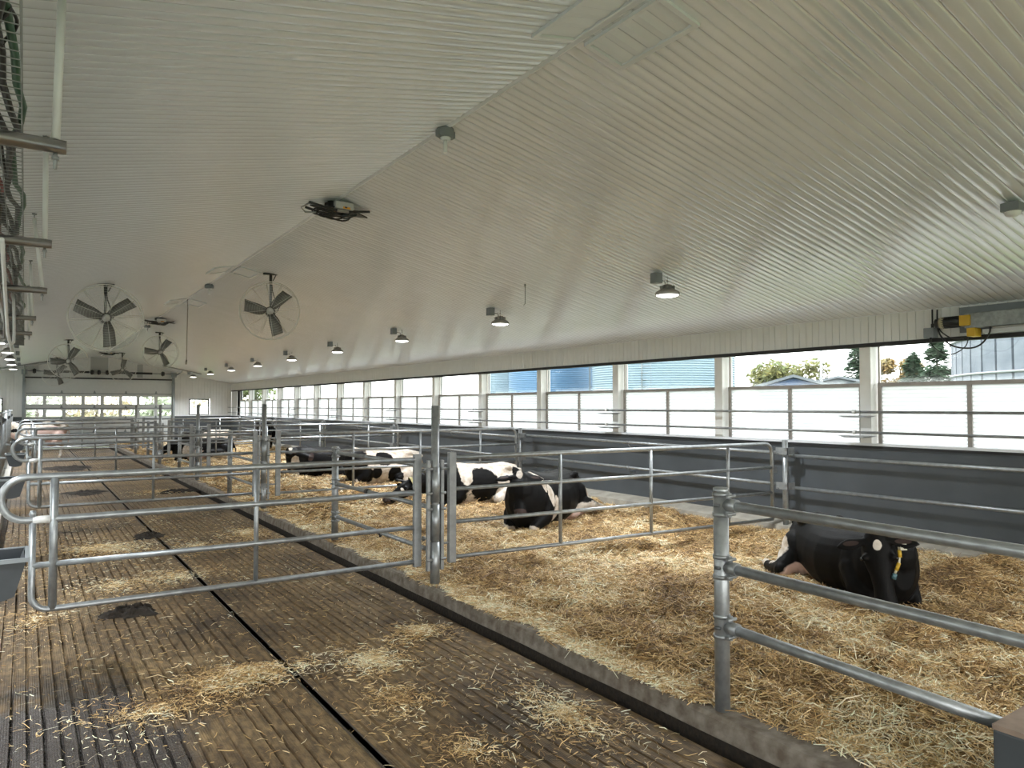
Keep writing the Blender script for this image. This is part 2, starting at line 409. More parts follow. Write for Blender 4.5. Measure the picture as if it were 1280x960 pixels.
def ribwall(axis, fixed, a, b, z0, z1f, inward, m, name, pitch_=.2, holes=()):
    """vertical boards with narrow grooves; z1f gives the top at each position"""
    mb = MB(); prof = []
    n = int((b-a)/pitch_)
    for i in range(n+1):
        s0 = a+i*pitch_
        for ds, dd in ((0, .012), (.008, 0), (pitch_*.5-.006, 0), (pitch_*.5-.003, .010), (pitch_*.5+.002, .010), (pitch_*.5+.006, 0), (pitch_-.002, 0)):
            if s0+ds <= b: prof.append((s0+ds, dd))
    prof.append((b, 0))
    for i in range(len(prof)-1):
        (s0, d0), (s1, d1) = prof[i], prof[i+1]
        sm = (s0+s1)/2
        spans = [(z0, z0, z1f(s0), z1f(s1))]
        for (ha, hb, hz0, hz1) in holes:
            if ha < sm < hb: spans = [(z0, z0, hz0, hz0), (hz1, hz1, z1f(s0), z1f(s1))]
        for (za, zb, zc_, zd) in spans:
            if zc_-za < 1e-4: continue
            f0, f1 = fixed-inward*d0, fixed-inward*d1
            if axis == 'x': vs = [(f0, s0, za), (f1, s1, zb), (f1, s1, zd), (f0, s0, zc_)]
            else: vs = [(s0, f0, za), (s1, f1, zb), (s1, f1, zd), (s0, f0, zc_)]
            mb.add(vs, [(0,1,2,3)])
    return struct(name, mb, m)

ZS, ZH = 1.53, 2.87      # sill, window head
wall = MB().box((XR, Y0, .1), (XR+.3, Y1, ZS-.03))
struct('wall_right', wall, conc_wall)
ribwall('x', XR-.02, Y0, Y1, ZH+.02, lambda s: zc(XR-.02)+.01, -1, liner, 'wall_right', pitch_=.206)
struct('wall_right', MB().box((XR, Y0, ZH+.03), (XR+.3, Y1, zc(XR)+.1)), liner)
struct('trim_3', MB().box((XR-.035, Y0, ZH-.03), (XR+.05, Y1, ZH+.022)), seal_m)
struct('trim_4', MB().box((XR-.03, Y0, ZS-.012), (XR+.34, Y1, ZS+.02)), trimw)
struct('trim_5', MB().box((XR-.035, Y0, ZS-.045), (XR-.002, Y1, ZS-.012)), seal_m)
struct('trim_6', MB().box((XR-.03, Y0, zc(XR)-.005), (XR+.02, Y1, zc(XR)+.03)), trimw)
lg = MB().add([(XR-.36, Y0, .0), (XR-.32, Y0, .33), (XR+.01, Y0, .40), (XR-.36, Y1, .0), (XR-.32, Y1, .33), (XR+.01, Y1, .40)], [(0,3,4,1), (1,4,5,2)])
tag(build('ledge', lg, ledge_m), 'bare concrete ledge along the foot of the grey wall', 'ledge', kind='structure')

# window posts, frames and panes on the right side
posts_y = [5.15+2.46*k for k in range(-3, 15)]
for k, y in enumerate(posts_y):
    p = MB().box((XR-.01, y, ZS+.02), (XR+.22, y+.155, ZH-.02)).box((XR+.19, y+.0, ZS+.02), (XR+.25, y+.155, ZH))
    struct('column', p, post_m, bevel=.004)
XF = XR+.13
for k in range(len(posts_y)-1):
    ya, yb = posts_y[k]+.155, posts_y[k+1]
    e = empty('window_%d' % (k+1), (XF, (ya+yb)/2, ZS), 'x', 'window'); del e['category']; e['kind'] = 'structure'; del e['label']
    zm = 2.335; ym = ya+(yb-ya)*.5
    f = MB()
    f.box((XF-.03, ya+.03, zm-.025), (XF+.03, yb-.03, zm+.025))
    f.box((XF-.03, ya+.03, ZS+.02), (XF+.03, ya+.075, zm-.025)).box((XF-.03, yb-.075, ZS+.02), (XF+.03, yb-.03, zm-.025))
    f.box((XF-.03, ym-.025, ZS+.02), (XF+.03, ym+.025, zm-.025))
    f.box((XF-.008, yb-.05, zm+.025), (XF+.008, yb-.03, ZH))
    build('window_frame', f, frame_m, e)
    build('pane', MB().box((XF-.006, ya+.075, ZS+.02), (XF+.006, yb-.075, zm-.025)), poly, e, 'milky fluted lower pane')
    build('pane', MB().box((XF+.06, ya, zm+.0), (XF+.064, yb, ZH)), glass, e, 'clear upper pane')
struct('wall_right', MB().box((XR+.01, Y0, ZS), (XR+.28, posts_y[0], ZH)), liner)
struct('wall_right', MB().box((XR+.01, posts_y[-1], ZS), (XR+.28, Y1, ZH)), liner)

# left side (off frame, same construction) and wall behind the photographer
struct('wall_left', MB().box((XL-.3, Y0, -.1), (XL, Y1, ZS)), conc_wall)
struct('wall_left', MB().box((XL-.3, Y0, ZH), (XL, Y1, zc(XL)+.1)), liner)
for k in range(8):
    y = Y0+k*(Y1-Y0)/8
    struct('column', MB().box((XL-.22, y, ZS), (XL+.01, y+.25, ZH)), post_m)
    e = empty('window_%d' % (k+20), (XL-.1, y+2.8, ZS), 'x', 'window'); del e['category']; e['kind'] = 'structure'; del e['label']
    build('pane', MB().box((XL-.1, y+.25, ZS), (XL-.09, y+(Y1-Y0)/8, 2.33)), poly, e, 'milky fluted lower pane')
    build('pane', MB().box((XL-.1, y+.25, 2.33), (XL-.095, y+(Y1-Y0)/8, ZH)), glass, e, 'clear upper pane')
struct('wall_back', MB().add([(XL-.3, Y0, -.1), (-2.2, Y0, -.1), (-2.2, Y0, 3.45), (XRG, Y0, 3.45), (XRG, Y0, ZR+.1), (XL-.3, Y0, 3.4), (8.4, Y0, -.1), (XR+.3, Y0, -.1), (XR+.3, Y0, 3.4), (8.4, Y0, 3.45)],
                           [(0,1,2,5), (5,2,3,4), (6,7,8,9), (3,9,8,4)]), liner)      # unseen opening added behind the photographer to brighten the foreground

# end wall with sectional door and two windows
DX0, DX1, DZ = .02, 6.36, 3.43
YE = 40.95
def endtop(s): return zc(s)+.01
ribwall('y', YE, XL, DX0-.1, ZS, endtop, -1, liner, 'wall_end', pitch_=.3, holes=[(-1.75, -.85, 1.6, 2.42)])
ribwall('y', YE, DX1+.1, XR, ZS, endtop, -1, liner, 'wall_end', pitch_=.3, holes=[(7.2, 8.2, 1.6, 2.42)])
ribwall('y', YE, DX0-.1, DX1+.1, DZ, endtop, -1, liner, 'wall_end', pitch_=.3)
struct('wall_end', MB().box((DX1+.1, YE-.02, 0), (XR, YE+.1, ZS)), conc_wall)
struct('wall_end', MB().box((XL, YE-.02, 0), (DX0-.1, YE+.1, ZS)), conc_wall)
struct('trim_7', MB().box((DX1+.1, YE-.05, ZS-.01), (XR, YE+.02, ZS+.04)), trimw)
struct('trim_8', MB().box((2.66, YE-.03, 3.62), (3.42, YE-.005, zc(2.7))).box((4.72, YE-.03, 3.5), (4.98, YE-.005, zc(4.95))), mat('grey_backing_board', (.42, .43, .42), .6))
for i, (a, b) in enumerate(((-1.75, -.85), (7.2, 8.2))):
    e = empty('window_%d' % (40+i), ((a+b)/2, YE, 1.6), 'x', 'window'); del e['category']; del e['label']; e['kind'] = 'structure'
    f = MB(); t = .05
    f.box((a, YE-.05, 1.6), (a+t, YE+.05, 2.42)).box((b-t, YE-.05, 1.6), (b, YE+.05, 2.42)).box((a+t, YE-.05, 2.42-t), (b-t, YE+.05, 2.42)).box((a+t, YE-.05, 1.6), (b-t, YE+.05, 1.6+t*.5))
    build('window_frame', f, black, e)
    build('pane', MB().box((a+t, YE, 1.62), (b-t, YE+.004, 2.38)), glass, e)
# door
e = empty('door_1', (3.2, YE, 0), 'x', 'door'); del e['category']; del e['label']; e['kind'] = 'structure'
secs = [0, .72, 1.40, 1.935, 2.66, 3.43]
cols = [(.06,.71),(.85,1.5),(1.65,2.3),(2.44,3.11),(3.26,3.93),(4.07,4.72),(4.87,5.53),(5.68,6.33)]
for i in range(5):
    z0, z1 = secs[i]+.008, secs[i+1]-.008
    mb = MB(); wz = None
    if i == 2: wz = (1.53, 1.86)
    if i == 3: wz = (2.13, 2.52)
    if wz:
        mb.box((DX0-.09, YE-.02, z0), (DX1+.09, YE+.03, wz[0])).box((DX0-.09, YE-.02, wz[1]), (DX1+.09, YE+.03, z1))
        xs = [DX0-.09]+[c for ab in cols for c in ab]+[DX1+.09]
        for k in range(0, len(xs), 2): mb.box((xs[k], YE-.02, wz[0]), (xs[k+1], YE+.03, wz[1]))
    else: mb.box((DX0-.09, YE-.02, z0), (DX1+.09, YE+.03, z1))
    pn = build('door_panel', mb, door_m, e)
    if wz:
        for a, b in cols: build('pane', MB().box((a, YE+.005, wz[0]), (b, YE+.009, wz[1])), glass, pn)
    if i < 4:
        rlm = MB().box((DX0, YE-.05, z1-.012), (DX1, YE-.02, z1+.03)); rl = build('strut_rail', rlm, door_rail_m, e)
        for k in range(4):
            x = DX0+1.45+k*1.38
            h = MB().add([(x-.06, YE-.055, z1+.03), (x+.06, YE-.055, z1+.03), (x+.015, YE-.055, z1+.16), (x-.015, YE-.055, z1+.16),
                          (x-.06, YE-.02, z1+.03), (x+.06, YE-.02, z1+.03), (x+.015, YE-.02, z1+.16), (x-.015, YE-.02, z1+.16)],
                         [(0,1,2,3), (0,4,5,1), (1,5,6,2), (2,6,7,3), (3,7,4,0)])
            build('hinge', h, door_rail_m, rl)
build('door_head', MB().box((DX0-.1, YE-.07, DZ-.05), (DX1+.1, YE, DZ+.02)), black, e)
for s, x in ((-1, DX0-.06), (1, DX1+.06)):
    tr = MB().box((x-.07, YE-.12, 0), (x+.02, YE-.03, 3.7)).box((x-.03, YE-.3, 0), (x+.05, YE-.26, 3.3))
    tr.tube([(x, YE-.28, 3.2), (x, YE-.4, 3.5), (x, YE-.8, 3.62), (x, YE-2.6, 3.75)], .03, 8)
    tr.box((x-.12, YE-.3, 3.55), (x+.12, YE-.03, 3.78))
    build('track', tr, mat('galvanised_track', (.3, .33, .34), .5, .5), e)
    br = MB().tube([(x-.5*0, YE-2.5, 3.72), (x, YE-2.5, zc(x)-.02)], .025, 6).tube([(x-.9, YE-2.5, zc(x-.9)-.03), (x+.9, YE-2.5, zc(x+.9)-.03)], .03, 6)
    build('track_hanger', br, galv_dark, e)
sp_ = MB().tube([(DX0-.1, YE-.15, 3.72), (DX1+.1, YE-.15, 3.72)], .022, 8)
build('spring_shaft', sp_, galv_dark, e)
for a, b in ((.75, 2.6), (3.7, 5.4)):
    build('torsion_spring', MB().tube([(a, YE-.15, 3.72), (b, YE-.15, 3.72)], .055, 10), black, e)
for x in (2.72, 3.02, 3.38, 5.9, .35): build('shaft_bearing', MB().tube([(x-.07, YE-.15, 3.72), (x+.07, YE-.15, 3.72)], .10, 12).box((x-.02, YE-.2, 3.6), (x+.02, YE, 3.84)), black, e)

# ceiling hatches at the ridge
def hatch(y0, y1, side, label):
    xa = XRG+side*.05; xb = XRG+side*.40
    n = Vector((side*SL, 0, 1)).normalized()
    t = .026
    def P(x, y, d): return (x-n.x*d*0, y, zc(x)-d)
    e = empty('ceiling_hatch', ((xa+xb)/2, (y0+y1)/2, zc((xa+xb)/2)), label, 'hatch', 'ridge ceiling hatches')
    mb = MB()
    def bar(x0, ya, x1, yb, d=t):
        vs = [P(x0, ya, 0), P(x1, ya, 0), P(x1, yb, 0), P(x0, yb, 0), P(x0, ya, d), P(x1, ya, d), P(x1, yb, d), P(x0, yb, d)]
        mb.add(vs, [(0,3,2,1),(4,5,6,7),(0,1,5,4),(1,2,6,5),(2,3,7,6),(3,0,4,7)])
    w_ = .035*side
    bar(xb-w_, y0, xb, y1); bar(xa, y0, xb-w_, y0+.035); bar(xa, y1-.035, xb-w_, y1); bar(xa, y0+.035, xa+w_*.6, y1-.035)
    build('hatch_frame', mb, trimw, e)
    nb = max(3, int((y1-y0)/.14)); mb = MB(); st = (y1-y0-.07)/nb
    for k in range(nb):
        a = y0+.035+k*st
        vs = [P(xa+w_*.6, a+.004, .004), P(xb-w_, a+.004, .004), P(xb-w_, a+st*.5, .016), P(xa+w_*.6, a+st*.5, .016), P(xb-w_, a+st-.012, .012), P(xa+w_*.6, a+st-.012, .012), P(xb-w_, a+st-.004, -.004), P(xa+w_*.6, a+st-.004, -.004)]
        mb.add(vs, [(0,1,2,3), (3,2,4,5), (5,4,6,7)])
    build('hatch_panel', mb, trimw, e)
hatch(3.0, 3.72, -1, 'slatted white ceiling hatch on the left of the ridge, nearest the top edge')
hatch(3.0, 3.72, 1, 'slatted white ceiling hatch on the right of the ridge, nearest the top edge')
hatch(13.2, 13.9, -1, 'small white hatch left of the ridge beside the big right-hand fan')
hatch(13.2, 13.9, 1, 'small white hatch right of the ridge beside the big right-hand fan')
hatch(17.9, 18.7, -1, 'small white hatch left of the ridge by the hanging cord')
hatch(17.9, 18.7, 1, 'small white hatch right of the ridge by the hanging cord')

# ------------------------------------------------------------------ straw bedding
def bed_z(x, y):
    x = np.asarray(x, float); y = np.asarray(y, float)
    t = np.clip((x-KX1)/1.2, 0, 1)
    b = .15+.07*t+.03*np.clip((x-7.5)/1.5, 0, 1)
    lump = (vnoise(x, y, .50, 1)-.5)*.16+(vnoise(x, y, .22, 2)-.5)*.11+(vnoise(x, y, 1.3, 3)-.5)*.08
    heap = .16*np.exp(-(((x-8.15)/.45)**2+((y-3.55)/.3)**2))+.10*np.exp(-(((x-5.3)/.6)**2+((y-6.1)/.3)**2))+.10*np.exp(-(((x-6.3)/.5)**2+((y-6.9)/.25)**2))
    edge = np.clip((x-KX1+.02)/.25, .12, 1)
    return b+lump*edge+heap
def grid_bed():
    xs = np.arange(KX1-.01, XR-.2, .06); ya = np.concatenate([np.arange(-3, 14, .06), np.arange(14, Y1-.05, .15), [Y1-.06]])
    Xg, Yg = np.meshgrid(xs, ya); Z = bed_z(Xg, Yg)-.012
    vs = np.stack([Xg.ravel(), Yg.ravel(), Z.ravel()], 1); nx = len(xs); ny = len(ya)
    i = np.arange(ny-1)[:, None]*nx+np.arange(nx-1)[None]; i = i.ravel()
    fs = np.stack([i, i+1, i+nx+1, i+nx], 1)
    me = bpy.data.meshes.new('straw_bed'); me.vertices.add(len(vs)); me.vertices.foreach_set('co', vs.ravel())
    me.loops.add(fs.size); me.loops.foreach_set('vertex_index', fs.ravel().astype(np.int32))
    me.polygons.add(len(fs)); me.polygons.foreach_set('loop_start', np.arange(0, fs.size, 4, dtype=np.int32)); me.polygons.foreach_set('loop_total', np.full(len(fs), 4, dtype=np.int32))
    me.update(calc_edges=True); me.materials.append(bed_m)
    me.polygons.foreach_set('use_smooth', np.ones(len(fs), bool))
    o = bpy.data.objects.new('straw_bedding', me); COL.objects.link(o); return o
bed = tag(grid_bed(), 'deep golden straw bedding covering the pens right of the kerb', 'straw', kind='stuff')

def strands(name, P, L, W, tilt, parent=None, pale=0., thick_var=.4):
    """P (n,3) centres; builds bent flat stalks as one mesh"""
    n = len(P); az = rng.uniform(0, 2*pi, n); el = rng.normal(0, tilt, n)
    d = np.stack([np.cos(az)*np.cos(el), np.sin(az)*np.cos(el), np.sin(el)], 1)
    up_ = np.array([0, 0, 1.]); s = np.cross(d, up_); s /= np.linalg.norm(s, axis=1)[:, None]+1e-9
    nn = np.cross(s, d); roll = rng.normal(0, .7, n)[:, None]
    s2 = s*np.cos(roll)+nn*np.sin(roll); n2 = np.cross(s2, d)
    Ls = L*rng.lognormal(0, .42, n)[:, None]; Ws = W*rng.uniform(1-thick_var, 1+thick_var, n)[:, None]
    bend = rng.normal(0, .16, n)[:, None]; bz = rng.normal(0, .08, n)[:, None]
    a = P-d*Ls*.5; c = P+d*Ls*.5; m_ = P+s*Ls*bend+n2*Ls*np.abs(bz)
    V = np.stack([a-s2*Ws*.35, a+s2*Ws*.35, m_-s2*Ws*.5, m_+s2*Ws*.5, c-s2*Ws*.35, c+s2*Ws*.35], 1).reshape(-1, 3)
    base = np.arange(n)[:, None]*6
    fs = np.concatenate([base+np.array([0, 1, 3, 2]), base+np.array([2, 3, 5, 4])], 1).reshape(-1, 4)
    me = bpy.data.meshes.new(name); me.vertices.add(len(V)); me.vertices.foreach_set('co', V.ravel())
    me.loops.add(fs.size); me.loops.foreach_set('vertex_index', fs.ravel().astype(np.int32))
    me.polygons.add(len(fs)); me.polygons.foreach_set('loop_start', np.arange(0, fs.size, 4, dtype=np.int32)); me.polygons.foreach_set('loop_total', np.full(len(fs), 4, dtype=np.int32))
    me.update(calc_edges=True)
    t = rng.uniform(0, 1, n); pal = np.array([[.62, .44, .21], [.52, .35, .15], [.74, .58, .34], [.36, .22, .09], [.17, .10, .045], [.88, .77, .56]])
    big = .45*vnoise(P[:, 0], P[:, 1], .7, 9)+.55*vnoise(P[:, 0], P[:, 1], .23, 12)
    w_ = np.clip(t+(big-.5)*1.2+pale, 0, .999)
    idx = np.searchsorted([.12, .32, .52, .78, .93], w_)
    order = np.array([4, 3, 1, 0, 2, 5]); colr = np.clip(pal[order[idx]]*rng.uniform(.92, 1.3, n)[:, None], 0, .92)
    cc = np.ones((n, 6, 4)); cc[:, :, :3] = colr[:, None, :]
    at = me.color_attributes.new('tone', 'FLOAT_COLOR', 'POINT'); at.data.foreach_set('color', cc.reshape(-1))
    me.materials.append(straw_m)
    o = bpy.data.objects.new(name, me); COL.objects.link(o)
    if parent is not None: o.parent = parent
    return o
def bed_pts(n, y0, y1, up_=.02):
    x = rng.uniform(KX1-.07, XR-.33, n); y = rng.uniform(y0, y1, n)
    z = bed_z(x, y)+rng.uniform(-.006, up_, n)
    return np.stack([x, y, z], 1)
P = np.concatenate([bed_pts(125000, .6, 6), bed_pts(75000, 6, 11), bed_pts(40000, 11, 20), bed_pts(26000, 20, 40.5)])
near = P[:, 1] < 11
st = strands('loose_stalks', P[near], .085, .0055, .36, parent=bed)
st2 = strands('loose_stalks', P[~near], .13, .012, .28, parent=bed)
# ------------------------------------------------------------------ loose straw on the slats
def patch(n, cx, cy, rx, ry, h=.04, zb=.0):
    r = np.abs(rng.normal(0, .52, n))+.1*rng.uniform(0, 1, n); a = rng.uniform(0, 2*pi, n)
    wob = 1+.3*np.sin(3*a+cx)+.2*np.sin(5*a+cy)
    rr = r*wob
    x = cx+rx*rr*np.cos(a); y = cy+ry*rr*np.sin(a)
    z = zb+.004+h*np.exp(-(rr*1.4)**2)*rng.uniform(.0, 1, n)
    return np.stack([x, y, z], 1)
LS = [patch(4800, 1.35, 5.6, .55, .36, .09), patch(900, .75, 5.35, .6, .35, .02), patch(1700, 2.35, 5.4, .36, .5, .02), patch(1300, 2.95, 5.8, .36, .28, .07),
      patch(900, 2.2, 4.6, .3, .4, .02), patch(1900, 3.0, 3.75, .4, .8, .012), patch(700, 2.2, 3.7, .35, .45, .01),
      patch(3200, .95, 11.7, .75, .7, .05), patch(1200, 1.5, 9.4, .8, .7, .01), patch(2200, 3.0, 11.8, .5, .9, .04), patch(800, 2.1, 11.2, .5, .6, .02),
      patch(600, .1, 8.2, .35, .8, .02), patch(1500, 2.7, 18.7, .8, .6, .05), patch(1200, 2.4, 25, .9, 1.4, .04), patch(900, .9, 9.3, .6, .6, .01)]
x = rng.uniform(-.2, 3.5, 7000); y = rng.uniform(2.2, 16, 7000)
LS.append(np.stack([x, y, np.full(7000, .006)], 1))
LS = np.concatenate(LS); LS = LS[(LS[:, 0] < 3.385) & (LS[:, 0] > -.24) & ((LS[:, 0] < 1.695) | (LS[:, 0] > 1.775) | (rng.uniform(0, 1, len(LS)) < .4))]
tag(strands('loose_straw', LS, .044, .0044, .18, pale=.14), 'loose straw scattered and heaped on the brown slatted alley floor', 'straw', kind='stuff')
x = rng.uniform(KX0+.02, KX1, 16000); y = np.concatenate([rng.uniform(3.05, 6.5, 9000), rng.uniform(6.5, 16, 7000)]); keep = vnoise(x, y, .5, 5)+(x-KX0)*2.2 > .42
y2 = y[keep]; x2 = x[keep]
tag(strands('kerb_straw', np.stack([x2, y2, KZ+.004+rng.uniform(0, .012, len(x2))], 1), .06, .006, .12, pale=.1), 'straw spilled over the top of the worn kerb', 'straw', kind='stuff')

# manure piles
def manure(cx, cy, rx, ry, h, label, z=0.0):
    mb = MB(); n, m_ = 40, 14; vs = [(cx, cy, z+h)]; fs = []
    for i in range(1, m_+1):
        for k in range(n):
            a = 2*pi*k/n; q = i/m_
            wob = 1+.22*sin(3*a+cx*5)+.12*sin(7*a+cy)
            hh = h*(1-q*q)*(.9+1.1*mnoise.noise(Vector((cx*9+cos(a)*q*7, cy+sin(a)*q*7, 1.3)))) if i < m_ else -.004
            vs.append((cx+rx*q*wob*cos(a), cy+ry*q*wob*sin(a), z+hh))
    for k in range(n): fs.append((0, 1+k, 1+(k+1) % n))
    for i in range(m_-1):
        for k in range(n): fs.append((1+i*n+k, 1+(i+1)*n+k, 1+(i+1)*n+(k+1) % n, 1+i*n+(k+1) % n))
    mb.add(vs, fs, True)
    tag(build('manure_pile', mb, manure_m), label, 'manure', 'manure piles on the slats')
manure(.90, 8.0, .26, .20, .07, 'dark manure pile on the slats just in front of the nearest gate')
manure(1.62, 12.5, .22, .25, .06, 'dark manure pile under the second rail of the nearest gate by the slat joint')
manure(1.22, 19.6, .45, .5, .05, 'flat manure pile beyond the second gate near the slat joint')
manure(3.05, 18.6, .5, .3, .06, 'manure pile beside the kerb beyond the second gate')
manure(1.2, 27.5, .7, 1.0, .07, 'broad manure patch beyond the third gate')

# ------------------------------------------------------------------ gates and posts
def alley_gate(y, label):
    e = empty('alley_gate', (3.5, y, 0), label, 'gate', 'tubular gates across the slatted alley')
    zt, z2, z3, z4 = 1.47, 1.12, .75, .385
    def yy(x): return y+.10*(3.5-x)/3.5
    def A(x, z): return (x, yy(x), z)
    loop = [A(3.46, zt), A(1.8, zt)]+[(p[0], yy(p[0]), p[2]) for p in arc((.03, 0, (zt+z2)/2), (zt-z2)/2, pi/2, 3*pi/2, 12)]+[A(1.8, z2), A(3.46, z2)]
    build('looped_rail', MB().tube(loop, .029, 12), galv, e)
    build('rail', MB().tube([A(.07, z3), A(3.46, z3)], .025, 12), galv, e)
    low = [A(.07, z2+.02), A(.07, z4+.13)]+[(p[0], yy(p[0]), p[2]) for p in arc((.19, 0, z4+.12), .12, pi, 3*pi/2, 6)]+[A(.4, z4), A(3.46, z4)]
    build('bottom_rail', MB().tube(low, .025, 12), galv, e)
    build('upright', MB().tube([A(.215, z4), A(.215, zt-.01)], .031, 12), galv, e)
    build('upright', MB().tube([A(1.83, z4), A(1.83, zt)], .022, 10), galv, e)
    chn = build('end_channel', MB().box((3.455, y-.025, .33), (3.54, y+.025, 1.53)), galv_dark, e, bevel=.005)
    build('latch_sleeve', MB().tube([A(.07, z2), A(.19, z2)], .032, 10), mat('white_label', (.75, .75, .73), .5), e, 'pale sleeve on the second rail')
    build('latch_pin', MB().lathe([(0, .03), (.02, .025), (.028, 0), (.02, -.025), (0, -.03)], (.07, yy(.07), z2+.05), 12), galv, e)
    for z in (.62, 1.35): build('hinge_bolt', MB().tube([(3.52, y, z), (3.62, y, z)], .014, 8).tube([(3.565, y, z), (3.585, y, z)], .028, 6), galv_dark, chn)
    return e
def tall_post(y, label):
    e = empty('gate_post', (3.64, y, KZ), label, 'post', 'tall hinge posts on the kerb')
    build('pole', MB().tube([(3.64, y, KZ), (3.64, y, 2.05)], .043, 16), galv, e)
    build('sleeve', MB().tube([(3.64, y, KZ), (3.64, y, .60)], .052, 16).tube([(3.64, y, .62), (3.64, y, 1.0)], .050, 16).tube([(3.64, y, 1.02), (3.64, y, 1.40)], .050, 16), galv, e)
    for s in (-1, 1):
        sb_ = build('side_bar', MB().box((3.64+s*.082-.018, y-.02, .3), (3.64+s*.082+.018, y+.02, 1.47)), galv_dark, e, bevel=.003)
        for z in (.42, .95, 1.12, 1.38): build('bolt', MB().tube([(3.64+s*.05, y-.03, z), (3.64+s*.115, y-.03, z)], .016, 6), galv_dark, sb_)
    build('post_cap', MB().lathe([(.044, -.01), (.044, .0), (.03, .004), (0, .005)], (3.64, y, 2.052), 16), galv, e)
    return e
def pen_gate(y, yr, label):
    e = empty('pen_gate', (3.9, y, 0), label, 'gate', 'tubular gates across the straw pens')
    x0, x1 = 3.95, 9.0; zt, z2, z3, z4 = 1.48, 1.135, .77, .385
    def A(x, z): return (x, y+(yr-y)*(x-x0)/(x1-x0), z+.02*(x-x0)/(x1-x0))
    top = [A(x0, zt), A(6.5, zt), A(x1-.14, zt)]+[A(x1-.14+.14*sin(t), zt-.14+.14*cos(t)) for t in (R(22), R(45), R(68), R(90))]+[A(x1, z4)]
    build('top_rail', MB().tube(top, .027, 12), galv, e)
    for z in (z2, z3, z4): build('rail', MB().tube([A(x0, z), A(x1, z)], .023, 12), galv, e)
    for x in (5.34, 6.74, 8.12): build('upright', MB().tube([A(x, z4), A(x, zt)], .023, 10), galv, e)
    chn = build('end_channel', MB().box((3.87, y-.03, .33), (3.955, y+.03, 1.54)), galv_dark, e, bevel=.005)
    for z in (.55, 1.36): build('hinge_bolt', MB().tube([(3.70, y, z), (3.88, y, z)], .013, 8), galv_dark, chn)
    build('latch', MB().box((x1-.02, yr-.03, z2-.06), (x1+.08, yr+.03, z2+.02)), galv_dark, e)
    return e
gate_y = [6.92, 13.45, 19.5, 25.6, 31.7]
names = ['nearest', 'second nearest', 'third', 'fourth', 'fifth']
dz = [0, .07, .06, .05, .05]
a0 = alley_gate(gate_y[0], 'nearest alley gate, galvanised, its looped end at the left edge above the slats')
t0_ = tall_post(6.78, 'nearest tall round gate post, rising between the nearest alley and pen gates')
p0 = pen_gate(6.9, 6.45, 'nearest pen gate across the straw, in front of the cow facing the camera')
for k in range(1, 5):
    copy_tree(a0, (3.5, gate_y[k], dz[k]), '%s galvanised alley gate with looped end, counting from the camera across the slats' % names[k].capitalize())
    copy_tree(t0_, (3.64, gate_y[k]-.05, KZ+.03), '%s tall round gate post on the kerb, counting from the camera' % names[k].capitalize())
    copy_tree(p0, (3.9, gate_y[k], .05), '%s galvanised pen gate across the straw, counting from the camera' % names[k].capitalize())

def clamp_fence(y_post, y_end, zs, label, post_top=1.47, ends=None, rr=.03, zp=KZ):
    e = empty('kerb_fence', (3.64, y_post, zp), label, 'fence', 'short pipe fences along the kerb')
    build('post', MB().tube([(3.64, y_post, zp-.02), (3.64, y_post, post_top)], .047, 18).lathe([(.049, -.004), (.049, .012), (.04, .016), (0, .018)], (3.64, y_post, post_top-.01), 18), galv, e)
    for i, z in enumerate(zs):
        ye = ends[i] if ends else y_end
        za, zb = (z if isinstance(z, tuple) else (z, z))
        rl = build('rail', MB().tube([(3.64, y_post-.03, za), (3.64, ye, zb)], rr, 14), galv, e)
        cl = MB().tube([(3.64, y_post-.055, za), (3.64, y_post-.125, za)], rr+.010, 14)
        cl.box((3.64-.012, y_post-.075, za-.075), (3.64+.012, y_post-.045, za+.075))
        cl.tube([(3.64, y_post, za-.075), (3.64, y_post, za-.05)], .053, 18).tube([(3.64, y_post, za+.05), (3.64, y_post, za+.075)], .053, 18)
        clo = build('clamp', cl, galv, e)
        bb = MB()
        for s in (-1, 1):
            bb.tube([(3.60, y_post-.075, za+s*.055), (3.68, y_post-.075, za+s*.055)], .011, 6)
            bb.tube([(3.585, y_post-.035, za+s*.0), (3.575, y_post-.0, za+s*.0)], .011, 6)
        build('bolt', bb, galv_dark, clo)
    return e
clamp_fence(2.985, .2, [(1.43, 1.395), (1.04, 1.0), (.67, .625)], 'three-rail pipe fence on the kerb at the lower right, in front of the black cow', post_top=1.53, ends=[.3, .3, 1.43], rr=.031)
f1 = clamp_fence(9.75, 7.0, [1.395, .955, .495], 'three-rail pipe fence on the kerb running back from the nearest tall post', rr=.026)
for y, lb in ((16.0, 'second'), (22.0, 'third'), (28.2, 'fourth')):
    copy_tree(f1, (3.64, y, KZ+.05), 'short three-rail pipe fence on the kerb behind the %s tall gate post' % lb)
for y, z, lb in ((8.55, .955, 'middle'), (8.15, .495, 'lowest')):
    mb = MB().tube([(3.64, y, z), (3.64, y+.09, z)], .036, 12); mb.tube([(3.64, y+.045, z-.02), (3.64, y+.045, z-.055)], .016, 6)
    tag(build('rubber_band', mb, black), 'black band round the %s rail of the kerb fence behind the nearest tall post' % lb, 'band', 'black bands on the kerb fence')

# grey waterer block at the lower right corner
e = empty('waterer', (3.85, 1.0, .1), 'grey concrete drinker with a plank top at the lower right corner', 'drinker')
build('body', MB().box((3.50, .35, .10), (4.25, 1.415, .645)), conc_wall, e, bevel=.01)
build('plank', MB().box((3.50, .35, .645), (4.25, 1.415, .668)), wood_m, e)

